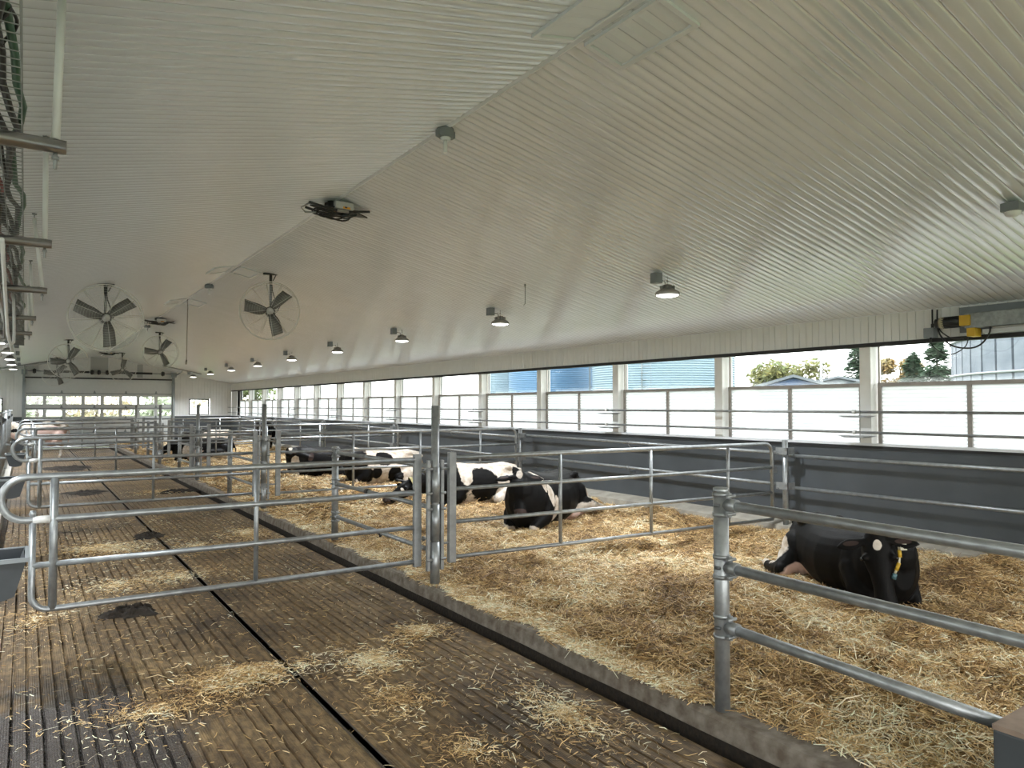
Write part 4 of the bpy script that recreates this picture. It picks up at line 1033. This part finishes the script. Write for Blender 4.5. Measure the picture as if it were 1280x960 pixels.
def cow(name_label, loc, ang, poll, hd, hn, white=(), dark=(), pink=(), legs='fold', hind=None, tagc=False, collar=None, voxel=.016, stand=False, scale=1., tail=True, front=None, tag_side=1, hsc=1.17):
    """local frame: x towards the head, y to the cow's left, z up. poll = head joint, hd = direction poll->muzzle, hn = forehead normal."""
    e = empty('cow', loc, name_label, 'cow', 'black and white dairy cows'); e['_local'] = 1
    e.rotation_euler = (0, 0, R(ang)); e.scale = (scale,)*3
    mb = MB(); Y = (0, 1, 0); Z = (0, 0, 1)
    dz = .62 if stand else 0
    tr = [(-.97, .54, .07, .09), (-.92, .52, .17, .20), (-.84, .49, .26, .28), (-.66, .46, .325, .355), (-.45, .43, .37, .38), (-.2, .41, .415, .395), (.05, .405, .43, .40),
          (.3, .42, .39, .41), (.52, .44, .325, .42), (.68, .45, .32, .41), (.8, .46, .285, .38), (.9, .47, .22, .31), (.98, .48, .12, .2)]
    if stand: tr = [(a, b, c*.82, d*.88) for a, b, c, d in tr]
    loft(mb, [((x, 0, z+dz), Y, ry, Z, rz) for x, z, ry, rz in tr], 28)
    # spine ridge, hip and pin bones
    chain(mb, [(-.9, 0, .72+dz), (-.6, 0, .79+dz), (-.2, 0, .775+dz), (.3, 0, .80+dz), (.55, 0, .83+dz), (.75, 0, .76+dz)], [.05, .05, .04, .045, .06, .07])
    for s in (-1, 1):
        mb.ell((-.55, s*.24, .74+dz), .10, .06, .055)
        mb.ell((-.92, s*.12, .66+dz), .06, .05, .05)
    HS = hsc; poll = Vector(poll); hd = Vector(hd).normalized(); hn = Vector(hn); hn = (hn-hd*hn.dot(hd)).normalized(); hs = hn.cross(hd)   # hs points to head's side
    # neck
    nb = poll-hn*.13+hd*.07
    n0 = Vector((.60, 0, .56+dz)); n1 = Vector((.80, 0, .60+dz))
    mid = n1.lerp(nb, .5)+Vector((0, 0, .03)); 
    chain(mb, [n0, n1, mid, nb], [.27, .23, .165, .12], 18)
    chain(mb, [(.84, 0, .34+dz), n1.lerp(nb, .45)-Vector((0, 0, .12)), nb+hd*.05-hn*.03], [.14, .09, .08])   # dewlap
    # head
    hsec = [(-.035, .045, .035, .06), (-.02, .075, .06, .075), (.03, .098, .085, .095), (.09, .112, .10, .105), (.15, .118, .112, .115), (.21, .098, .105, .112), (.28, .078, .09, .10), (.35, .068, .075, .088),
            (.41, .070, .067, .080), (.46, .078, .062, .078), (.50, .070, .055, .072), (.53, .045, .03, .065)]
    loft(mb, [(poll+hd*t*HS-hn*off*HS, hs, wd*HS, hn, h*HS) for t, wd, h, off in hsec], 22)
    chain(mb, [poll+hd*.14-hn*.22, poll+hd*.32-hn*.19, poll+hd*.53-hn*.15], [.07, .052, .046])    # jaw
    for s in (-1, 1):
        mb.ell(poll+hd*.15*HS+hs*s*.09*HS-hn*.034*HS, .036, .036, .036)       # brow
        # ear
        root = poll+hd*.05+hs*s*.085*HS-hn*.06; dirn = (hs*s*1.0+hd*.06+hn*.05-Vector((0, 0, .12))).normalized(); flat = (hn*.8-hd*.35).normalized()
        wid = dirn.cross(flat).normalized(); flat = wid.cross(dirn)
        loft(mb, [(root+dirn*t, wid, wd, flat, th) for t, wd, th in ((-.02, .035, .028), (.03, .045, .022), (.09, .066, .018), (.15, .070, .016), (.20, .052, .014), (.235, .028, .013), (.255, .010, .009))], 14)
    # legs
    if stand:
        for (x, s, r0) in ((.55, 1, .13), (.55, -1, .13)):
            chain(mb, [(x, s*.2, .75), (x+.02, s*.2, .58), (x+.03, s*.18, .42), (x, s*.18, .2), (x+.01, s*.18, .10), (x+.05, s*.18, .02)], [r0, .085, .055, .038, .045, .055])
        for s in (1, -1):
            chain(mb, [(-.65, s*.2, .85), (-.58, s*.22, .68), (-.78, s*.2, .48), (-.74, s*.19, .22), (-.74, s*.19, .10), (-.69, s*.19, .02)], [.22, .15, .065, .042, .047, .055])
        mb.ell((-.42, 0, .60), .22, .16, .16)   # udder
    else:
        for s in (-1, 1):
            chain(mb, [(.50, s*.22, .42), (.62, s*.27, .24), (.86, s*.20, .10)], [.16, .115, .065])
            if front and s in front:
                chain(mb, front[s], [.065]+[.045]*(len(front[s])-2)+[.055])
            else:
                chain(mb, [(.86, s*.20, .10), (.68, s*.16, .05), (.54, s*.15, .045)], [.065, .042, .05])
            mb.ell((.45, s*.22, .42), .22, .14, .28)
            mb.ell((-.62, s*.27, .34), .27, .15, .28)
            h = hind[s] if hind and s in hind else [(-.55, s*.34, .26), (-.20, s*.42, .16), (-.52, s*.50, .085), (-.78, s*.50, .06), (-.66, s*.52, .05)]
            h = h[:1]+h[1:]
            chain(mb, h, [.17, .11, .062, .045, .055][:len(h)])
        mb.ell((-.42, .16 if ang < 0 else .16, .17), .2, .22, .14)
    if tail:
        if stand: chain(mb, [(-.93, 0, .72+dz), (-1.02, 0, .55+dz), (-1.0, 0, .1+dz), (-.98, 0, -.1+dz)], [.035, .028, .018, .04])
        else: chain(mb, [(-.93, 0, .68), (-1.03, .02, .45), (-1.06, .08, .12), (-1.0, .25, .05)], [.035, .026, .018, .03])
    me = remeshed(mb, voxel, 5)
    n = len(me.vertices); co = np.empty(n*3, np.float32); me.vertices.foreach_get('co', co); co = co.reshape(-1, 3)
    def fld(blobs):
        f = np.full(n, -1.)
        for b in blobs:
            kind = 'add'
            if b[0] == 'sub': kind = 'sub'; b = b[1:]
            if b[0] == 'head':  # (t, side, depth), radii  in head frame
                _, c, r = b; rel = co-np.array(poll)
                q = np.stack([rel@np.array(hd)-c[0], rel@np.array(hs)-c[1], rel@np.array(hn)-c[2]], 1)/np.array(r)
            else:
                c, r = b; q = (co-np.array(c)-np.array([0, 0, 0]))/np.array(r)
            v = 1-np.sqrt((q**2).sum(1))
            f = np.maximum(f, v) if kind == 'add' else np.minimum(f, -v)
        return np.clip(f*.5+.5, 0, 1)
    ca = np.ones((n, 4), np.float32); ca[:, 0] = fld(white); ca[:, 1] = fld(pink); ca[:, 2] = fld(list(dark)+[('head', (.513*HS, 0, -.07), (.07, .14, .12)), ('head', (.055, .24, -.03), (.032, .085, .03)), ('head', (.055, -.24, -.03), (.032, .085, .03))])
    at = me.color_attributes.new('coat', 'FLOAT_COLOR', 'POINT'); at.data.foreach_set('color', ca.ravel())
    me.materials.clear(); me.materials.append(coat); me.polygons.foreach_set('use_smooth', np.ones(len(me.polygons), bool))
    ob = bpy.data.objects.new('body', me); COL.objects.link(ob); ob.parent = e
    eye_m = mat('cow_eye', (.01, .008, .008), .12)
    for s in (-1, 1):
        c = poll+hd*.158*HS+hs*s*.111*HS-hn*.038*HS
        build('eye', MB().ell(c, .021, .021, .021, 12, 8), eye_m, e)
        c = poll+hd*.515*HS+hs*s*.033*HS-hn*.034*HS
        build('nostril', MB().ell(c, .012, .012, .012, 10, 6), black, e)
    if tagc:
        s = tag_side; c = poll+hd*.115+hs*s*.225-hn*.035
        build('ear_tag', MB().obox(c, tuple(hs*.028), tuple(hd*.03), tuple(hn*.0025)), mat('cream_ear_tag', (.62, .58, .46), .5), e, 'cream ear tag')
    if collar:
        c0 = nb.lerp(mid, .25); ax = (nb-mid).normalized(); u = ax.orthogonal().normalized()
        if collar == 'pale':
            u = Vector((0, 0, 1)); u = (u-ax*u.dot(ax)).normalized(); v = ax.cross(u)
            pts = [c0+(u*cos(t)*.165+v*sin(t)*.155) for t in np.linspace(0, 2*pi, 28)[:-1]]
            m_ = MB(); k = len(pts); vs = []
            for p in pts: vs += [p-ax*.022, p+ax*.022]
            m_.add(vs, [(2*i, 2*((i+1) % k), 2*((i+1) % k)+1, 2*i+1) for i in range(k)], True)
            build('collar', m_, mat('khaki_collar', (.42, .36, .16), .6), e, 'khaki neck collar')
        else:
            c = poll+hs*s_c*.185+hd*.06-hn*.06
            p = [c, c+hd*.10-hn*.01, c+hd*.20-hs*s_c*.02, c+hd*.30-hs*s_c*.07]
            cst = build('collar', MB().tube([p[0], p[1], p[2], p[3]], .012, 8), mat('pale_strap', (.6, .55, .4), .5), e, 'pale collar strap')
            for a, b in ((.08, .15), (.20, .27)):
                P0 = c+hd*a-hs*s_c*(.0 if a < .15 else .02); P1 = c+hd*b-hs*s_c*(.005 if a < .15 else .055)
                build('collar_number', MB().tube([P0, P1], .019, 6), yellow_m, cst, 'yellow number block on the collar')
            build('collar_weight', MB().tube([p[3], p[3]+hd*.05-hs*s_c*.02], .022, 8), mat('teal_weight', (.06, .13, .15), .5), cst)
    return e
s_c = 1

def to_local(v, ang):
    a = R(-ang); return (v[0]*cos(a)-v[1]*sin(a), v[0]*sin(a)+v[1]*cos(a), v[2])
# cow 1 : lone black cow, near right, head turned towards the camera
A1 = -118; L1 = Vector((6.98, 4.12, .13))
def loc_pt(P, L, A, sc=1.): d = (Vector(P)-L)/sc; return to_local(d, A)
cow('mostly black cow with a white heart on the forehead lying alone behind the near fence', L1, A1,
    loc_pt((6.24, 3.42, .90), L1, A1, .91), to_local((-.10, -.20, -1), A1), to_local((-.87, -.42, .22), A1),
    white=[('head', (.085, 0, 0.03), (.058, .048, .08)), ((-.80, -.44, .36), (.26, .24, .19)), ((-1.10, -.44, .1), (.15, .3, .3)), ('sub', (-.86, -.5, .17), (.12, .2, .07))],
    dark=[], pink=[((-.50, -.3, .10), (.30, .28, .18))],
    hind={-1: [(-.60, -.34, .28), (-.52, -.50, .16), (-.88, -.50, .14), (-1.04, -.44, .12), (-1.11, -.42, .12)]},
    tagc=True, tag_side=1, collar='yellow', voxel=.014, scale=.91, hsc=1.36)
# cow 2 : facing the camera in the first pen
A2 = 208; L2 = Vector((6.97, 9.22, .12))
cow('black cow with a white forehead triangle facing the camera behind the nearest pen gate', L2, A2,
    loc_pt((6.22, 8.85, 1.00), L2, A2), to_local((-.28, -.42, -.92), A2), to_local((-.55, -.80, .35), A2),
    white=[('head', (.03, 0, 0.02), (.085, .05, .09)), ((.62, .15, .72), (.06, .4, .15)), ((.52, .3, .53), (.06, .4, .17)), ((.40, .3, .33), (.07, .4, .19)), ((-.62, .42, .12), (.34, .35, .22)), ((-.72, .3, .40), (.10, .18, .14)), ((-1.3, .4, .1), (.50, .4, .3)), ((.92, .2, .05), (.12, .16, .1)), ((.85, -.25, .05), (.15, .15, .1)), ((-1.0, -.1, .1), (.14, .3, .3)),
           ((.05, .5, .02), (.4, .25, .12))],
    pink=[((-.40, .25, .10), (.26, .25, .13))], scale=1.06,
    hind={1: [(-.60, .30, .28), (-.62, .46, .27), (-.98, .42, .22), (-1.36, .44, .13), (-1.56, .44, .10)]}, voxel=.016)
# cow 3 : behind it, body side on, head to the left
A3 = 183; L3 = Vector((7.2, 11.7, .12))
cow('white cow with black patches and a khaki collar lying behind the nearest tall post', L3, A3,
    loc_pt((5.78, 11.75, .72), L3, A3), to_local((-.90, -.10, -.50), A3), to_local((-.35, -.30, .85), A3),
    white=[((-.2, 0, .4), (1.1, .8, .8)), ('sub', (.10, .45, .48), (.30, .42, .36)), ('sub', (.95, 0, .5), (.62, .7, .6)), ('sub', (-.82, .3, .15), (.42, .4, .28)), ('sub', (-.76, .22, .62), (.15, .18, .12)), ('sub', (-.35, .5, .05), (.16, .3, .18)), ((.46, .3, .70), (.13, .4, .25)),
           ('head', (.24, .06, -.06), (.03, .05, .05))],
    collar='pale', voxel=.018)
# cow 4 : second pen
A4 = 180; L4 = Vector((7.25, 16.1, .15))
cow('white cow with black spots lying in the second pen behind the kerb fence', L4, A4,
    loc_pt((6.35, 16.9, .92), L4, A4), to_local((.80, .5, -.25), A4), to_local((.2, .1, .95), A4),
    white=[((-.1, 0, .35), (1.05, .8, .75)), ('sub', (.62, .3, .25), (.20, .3, .25)), ('sub', (.15, .35, .66), (.22, .3, .18)), ('sub', (-.10, .45, .25), (.18, .3, .22)), ('sub', (.95, 0, .6), (.45, .6, .5)), ('sub', (.35, .35, .32), (.12, .3, .14))],
    voxel=.02)
# cow 5
A5 = 178; L5 = Vector((6.55, 18.3, .15))
cow('black cow with a white rump lying in the second pen, head raised to the left', L5, 0,
    (-.90+1.95, .12, 1.02) if False else loc_pt((5.25, 18.1, .98), L5, 0) if False else (1.0, 0, .95), (.92, -.1, -.35), (.3, 0, .95), white=[], voxel=.02) if False else None
cow('black cow with a white rump lying in the second pen, head raised to the left', L5, A5,
    loc_pt((5.55, 18.15, 1.0), L5, A5), to_local((.80, -.20, -.30), A5), to_local((.25, -.3, .9), A5),
    white=[((-.98, .1, .45), (.28, .6, .7)), ((.95, .25, .12), (.22, .3, .18)), ((.85, .3, .5), (.10, .2, .14)), ((.2, .3, .02), (.2, .4, .08)), ('head', (.05, 0, .0), (.05, .12, .06))],
    voxel=.02)
# cow 6 near the kerb in the fourth pen
A6 = 170; L6 = Vector((5.15, 26.5, .12))
cow('black cow with pink hind legs lying beside the kerb beyond the third tall post', L6, A6,
    (1.02, .1, .75), (.75, .2, -.6), (.5, 0, .8), white=[((-.7, .5, .12), (.5, .4, .22)), ((.55, .3, .4), (.12, .4, .2))], pink=[((.2, .45, .15), (.35, .4, .3))],
    hind={1: [(-.55, .34, .30), (-.1, .62, .35), (.30, .85, .12), (.5, .9, .08), (.55, .92, .06)]}, voxel=.024)
# cow 7 white, far
cow('white and black cow lying near the end wall beyond the fourth pen gate', (7.4, 35.5, .12), 175, (1.02, .1, .85), (.9, .1, -.4), (.4, 0, .9),
    white=[((-.1, 0, .3), (.9, .8, .6)), ((.9, 0, .3), (.3, .5, .3))], voxel=.028)
# cow 8 standing far right
cow('black cow standing far back in the straw near the grey wall', (8.15, 29.9, .12), 250, (1.05, .0, 1.35), (.8, 0, -.7), (.6, 0, .8), stand=True,
    white=[((.6, 0, .45), (.3, .5, .35)), ((-.2, -.2, .6), (.15, .3, .2))], voxel=.024)
# cow 9 standing far left at the feed fence
cow('pinkish white cow standing at the feed fence far back on the left', (.48, 33.8, 0), 180, (1.0, .05, 1.20), (.75, 0, -.75), (.7, 0, .7), stand=True,
    white=[((0, 0, .8), (2.5, 2, 2)), ('sub', (.3, 0, 1.45), (.5, .6, .12)), ('sub', (-.45, .2, 1.42), (.16, .2, .1)), ('sub', (.75, 0, 1.1), (.2, .3, .12))],
    pink=[((-.35, .0, .85), (.75, .9, .42)), ((.95, 0, .85), (.3, .4, .2))], voxel=.022)

# ------------------------------------------------------------------ outside
def out_at(px, dist):
    az = yaw+atan((px-640)/F_PX); return dist*sin(az), dist*cos(az)
tag(build('lawn', MB().add([(-150, -80, -.6), (200, -80, -.6), (200, 250, -.6), (-150, 250, -.6)], [(0,1,2,3)]), grass_m), 'green lawn outside the windows', 'lawn', kind='structure')
struct('floor', MB().box((XR+.3, Y0-2, -.6), (XR+3.3, Y1+3, -.25)), mat('gravel_apron', (.42, .42, .40), .9, var=.2))
def corrugated(cx, cy, r, h, m, label, name='grain_bin', rib=.105):
    e = empty(name, (cx, cy, -.5), label, 'grain bin', 'corrugated grain bins outside')
    prof = []; z = -.5
    while z < h:
        prof += [(r, z), (r+.022, z+rib*.25), (r, z+rib*.5), (r-.022, z+rib*.75)]; z += rib
    build('bin_wall', MB().lathe(prof, (cx, cy, 0), 96), m, e)
    build('bin_roof', MB().lathe([(r+.08, h), (.6, h+r*.5), (.0, h+r*.55)], (cx, cy, 0), 64), m, e)
    return e
bin_a = mat('pale_blue_bin_steel', (.21, .295, .36), .5, .1, var=.12)
bin_b = mat('blue_bin_steel', (.10, .21, .35), .5, .1, var=.15)
x, y = out_at(828, 35); corrugated(x, y, 3.35, 8.5, bin_a, 'pale blue corrugated grain bin behind the third window from the right')
a = empty('bin_ladder', (x, y, 0), 'x', 'ladder'); a['label'] = 'thin dark seam ladder on the pale blue grain bin'
vx, vy = -x, -y; vl = sqrt(vx*vx+vy*vy); vx /= vl; vy /= vl
px_, py_ = -vy, vx
lx, ly = x+(vx*.97+px_*-.20)*3.4, y+(vy*.97+py_*-.20)*3.4
a.location = (lx, ly, 0)
lm = MB()
for s in (-.2, .2): lm.tube([(lx+px_*s, ly+py_*s, 0), (lx+px_*s, ly+py_*s, 8.5)], .018, 5)
build('rail', lm, galv_dark, a)
lm = MB()
for k in range(28): lm.tube([(lx-px_*.2, ly-py_*.2, .2+.3*k), (lx+px_*.2, ly+py_*.2, .2+.3*k)], .012, 4)
build('rungs', lm, galv_dark, a)
x, y = out_at(690, 42); corrugated(x, y, 2.55, 8.5, bin_b, 'bright blue corrugated grain bin behind the fourth window from the right')
x, y = out_at(640, 46); corrugated(x, y, 1.9, 8.0, bin_a, 'narrow pale corrugated grain bin beyond the bright blue one')
# feed leg tower between bins
x, y = out_at(752, 39)
lt = MB()
for sx in (-.45, .45):
    for sy in (-.45, .45): lt.tube([(x+sx, y+sy, -.5), (x+sx, y+sy, 10)], .05, 6)
for k in range(9):
    z = -.2+1.1*k
    for (a_, b_) in (((-.45,-.45),(.45,.45)), ((.45,-.45),(-.45,.45)), ((-.45,-.45),(.45,-.45)), ((-.45,.45),(.45,.45))):
        lt.tube([(x+a_[0], y+a_[1], z), (x+b_[0], y+b_[1], z+(1.1 if a_[1] != b_[1] else 0))], .03, 5)
lt.tube([(x, y, -.5), (x, y, 10)], .2, 10)
tag(build('elevator_tower', lt, mat('pale_tower_steel', (.2, .24, .28), .5, .2)), 'pale lattice elevator tower between the two blue grain bins', 'tower')
# slurry tank
x, y = out_at(1190, 35); az = yaw+R(46.6); x, y = 35*sin(az), 35*cos(az)
e = empty('storage_tank', (x, y, -.5), 'large pale round tank with hoops seen through the rightmost window', 'tank')
n = 72; mb = MB(); r = 9.0
for k in range(n):
    a0_, a1_ = 2*pi*k/n+.006, 2*pi*(k+1)/n-.006
    q = [(x+rr*cos(a_), y+rr*sin(a_)) for rr in (r, r-.15) for a_ in (a0_, a1_)]
    mb.add([(q[0][0], q[0][1], -.5), (q[1][0], q[1][1], -.5), (q[3][0], q[3][1], -.5), (q[2][0], q[2][1], -.5), (q[0][0], q[0][1], 4.62), (q[1][0], q[1][1], 4.62), (q[3][0], q[3][1], 4.62), (q[2][0], q[2][1], 4.62)],
           [(0,3,2,1),(4,5,6,7),(0,1,5,4),(1,2,6,5),(2,3,7,6),(3,0,4,7)])
build('stave_wall', mb, mat('pale_tank_staves', (.20, .225, .26), .6, col2=(.13, .155, .19), scale=1.5), e)
for z in (.4, 1.3, 2.3, 3.2, 4.5): build('hoop', MB().tube([(x+(r+.03)*cos(t), y+(r+.03)*sin(t), z) for t in np.linspace(0, 2*pi, 97)[:-1]], .045, 6, closed=True), mat('bright_hoop', (.3, .32, .34), .4, .2), e)
build('core', MB().lathe([(r-.2, -.5), (r-.2, 4.4), (0, 4.4)], (x, y, 0), 48), mat('dark_tank_gap', (.05, .06, .08), .8), e)
# trees
def leaves(mb, c, rr, n, ls):
    for _ in range(n):
        d = Vector((random.gauss(0, 1), random.gauss(0, 1), random.gauss(0, 1))).normalized(); q = random.random()**.4
        p = Vector(c)+Vector((d.x*rr[0], d.y*rr[1], d.z*rr[2]))*q
        u = Vector((random.gauss(0, 1), random.gauss(0, 1), random.gauss(0, 1))).normalized()*ls; v = u.orthogonal().normalized()*ls*.8
        mb.add([p-u, p-v*.7, p+u, p+v*.7], [(0,1,2,3)])
def decid(px, dist, ztop, rad, label, m, n=1500, ls=.16):
    x, y = out_at(px, dist)
    e = empty('tree', (x, y, -.6), label, 'tree', 'trees outside beyond the lawn')
    tb = MB(); tb.tube([(x, y, -.6), (x+.1, y, ztop*.4), (x, y, ztop*.75)], [.22, .16, .05], 8)
    cr = MB()
    for k in range(11):
        a = random.uniform(0, 2*pi); q = random.uniform(.25, .72)
        c = (x+rad*q*cos(a), y+rad*q*sin(a), ztop-rad*.35-random.random()*(ztop*.55))
        tb.tube([(x, y, c[2]*.55), c], [.06, .015], 5)
        leaves(cr, c, (rad*.42, rad*.42, rad*.34), n//11, ls)
    build('trunk', tb, mat('bark', (.10, .08, .06), .9), e); build('crown', cr, m, e)
def conifer(px, dist, ztop, rad, label, m, n=5200):
    x, y = out_at(px, dist)
    e = empty('tree', (x, y, -.6), label, 'tree', 'trees outside beyond the lawn')
    build('trunk', MB().tube([(x, y, -.6), (x, y, ztop)], [.2, .03], 8), mat('bark', (.10, .08, .06), .9), e)
    cr = MB()
    tiers = 12
    for t in range(tiers):
        z = ztop*(1-t/tiers*.95)+random.gauss(0, .1); rr = rad*((t+1)/tiers)**.8
        for k in range(n//tiers):
            a = random.uniform(0, 2*pi); a = round(a/(2*pi/11))*(2*pi/11)+random.gauss(0, .22)+t; q = random.random()**.6
            p = Vector((x+rr*q*cos(a), y+rr*q*sin(a), z-rr*q*.12+random.gauss(0, .2)))
            u = Vector((cos(a), sin(a), -.2))*.22; v = Vector((-sin(a), cos(a), random.uniform(-.5, .5)))*.09
            cr.add([p-u, p-v, p+u, p+v], [(0,1,2,3)])
    build('crown', cr, m, e)
yg = leaf_mat('yellow_green_leaves', (.22, .20, .055), (.10, .13, .04)); gg = leaf_mat('deep_green_needles', (.07, .125, .065), (.04, .085, .045)); og = leaf_mat('orange_leaves', (.34, .21, .07), (.19, .16, .06))
ygg = leaf_mat('sparse_green_leaves', (.20, .25, .09), (.12, .16, .06))
decid(980, 62, 6.0, 3.1, 'yellow-green broadleaf tree behind the blue house', yg, 5200, .2)
decid(1036, 64, 5.3, 1.1, 'thin sparse tree between the broadleaf tree and the first conifer', ygg, 700, .16)
conifer(1076, 58, 6.9, 2.3, 'dark conifer just left of the nearest window post', gg)
decid(1126, 66, 6.8, 1.9, 'orange-tinted broadleaf tree just right of the nearest window post', og, 3500, .2)
conifer(1142, 56, 5.3, 1.8, 'smaller conifer right of the nearest window post', gg)
conifer(1172, 54, 6.1, 2.1, 'conifer beside the pale round tank', gg)
for i, (px, d, z_) in enumerate(((300, 70, 8), (318, 72, 7.5))): decid(px, d, z_, 3, 'green tree seen through the farthest %s window' % ('second' if i else ''), ygg, 900, .25) if True else None
# trees beyond the big door
pg = leaf_mat('pale_green_leaves', (.36, .40, .28), (.26, .30, .2)); po = leaf_mat('pale_orange_leaves', (.50, .40, .24), (.36, .33, .2))
for i, (xx, m_, zt) in enumerate(((.5, pg, 4.5), (3.0, po, 5.2), (5.5, pg, 4.8), (8.6, po, 5.5))):
    e_px = None
    x, y = xx*1.6, 66
    e = empty('tree', (x, y, -.6), ['green tree beyond the left of the big door', 'orange tree beyond the middle of the big door', 'yellow tree beyond the right of the big door', 'orange tree beyond the small end-wall window'][i], 'tree', 'trees beyond the end wall')
    cr = MB()
    for k in range(8):
        a = random.uniform(0, 2*pi); leaves(cr, (x+1.4*cos(a), y+1.4*sin(a), random.uniform(.8, zt-.8)), (1.2, 1.2, .9), 60, .24)
    build('trunk', MB().tube([(x, y, -.6), (x, y, zt*.7)], [.2, .05], 7), mat('bark', (.1, .08, .06), .9), e); build('crown', cr, m_, e)
# utility pole
x, y = out_at(1027, 50); tag(build('utility_pole', MB().tube([(x, y, -.6), (x, y, 7.5)], .09, 8), galv_dark), 'thin grey pole standing by the blue house', 'pole')
# blue house
def house(px, dist, wd, dp, hw, hr, label, m):
    x, y = out_at(px, dist); az = yaw+atan((px-640)/F_PX)
    ru = Vector((cos(az), -sin(az), 0)); fd = Vector((sin(az), cos(az), 0)); c = Vector((x, y, -.6))
    e = empty('house', c, label, 'house', 'houses outside')
    b = MB()
    P = lambda u, v, z: tuple(c+ru*u+fd*v+Vector((0, 0, z)))
    b.add([P(-wd, 0, 0), P(wd, 0, 0), P(wd, dp, 0), P(-wd, dp, 0), P(-wd, 0, hw), P(wd, 0, hw), P(wd, dp, hw), P(-wd, dp, hw), P(0, 0, hr-.05), P(0, dp, hr-.05)],
          [(0,1,5,8,4), (1,2,6,5), (2,3,7,9,6), (3,0,4,7)])
    build('wall', b, m, e)
    r_ = MB(); o = .35
    for s in (-1, 1):
        sl = (hr-hw)/wd
        r_.add([P(s*(wd+o), -o, hw-sl*o), P(0, -o, hr), P(0, dp+o, hr), P(s*(wd+o), dp+o, hw-sl*o), P(s*(wd+o), -o, hw-sl*o+.15), P(0, -o, hr+.15), P(0, dp+o, hr+.15), P(s*(wd+o), dp+o, hw-sl*o+.15)],
               [(0,3,2,1),(4,5,6,7),(0,1,5,4),(2,3,7,6),(3,0,4,7)])
    build('roof', r_, mat('pale_grey_shingles', (.17, .19, .21), .7), e)
blue = mat('blue_siding', (.04, .10, .24), .6)
house(992, 42, 1.7, 6, 3.72, 4.22, 'blue gabled house seen above the milky panes left of the nearest window post', blue)
house(1048, 52, 2.3, 7, 4.0, 4.5, 'low grey-roofed house beside the blue gabled one', mat('pale_siding', (.2, .22, .25), .6))
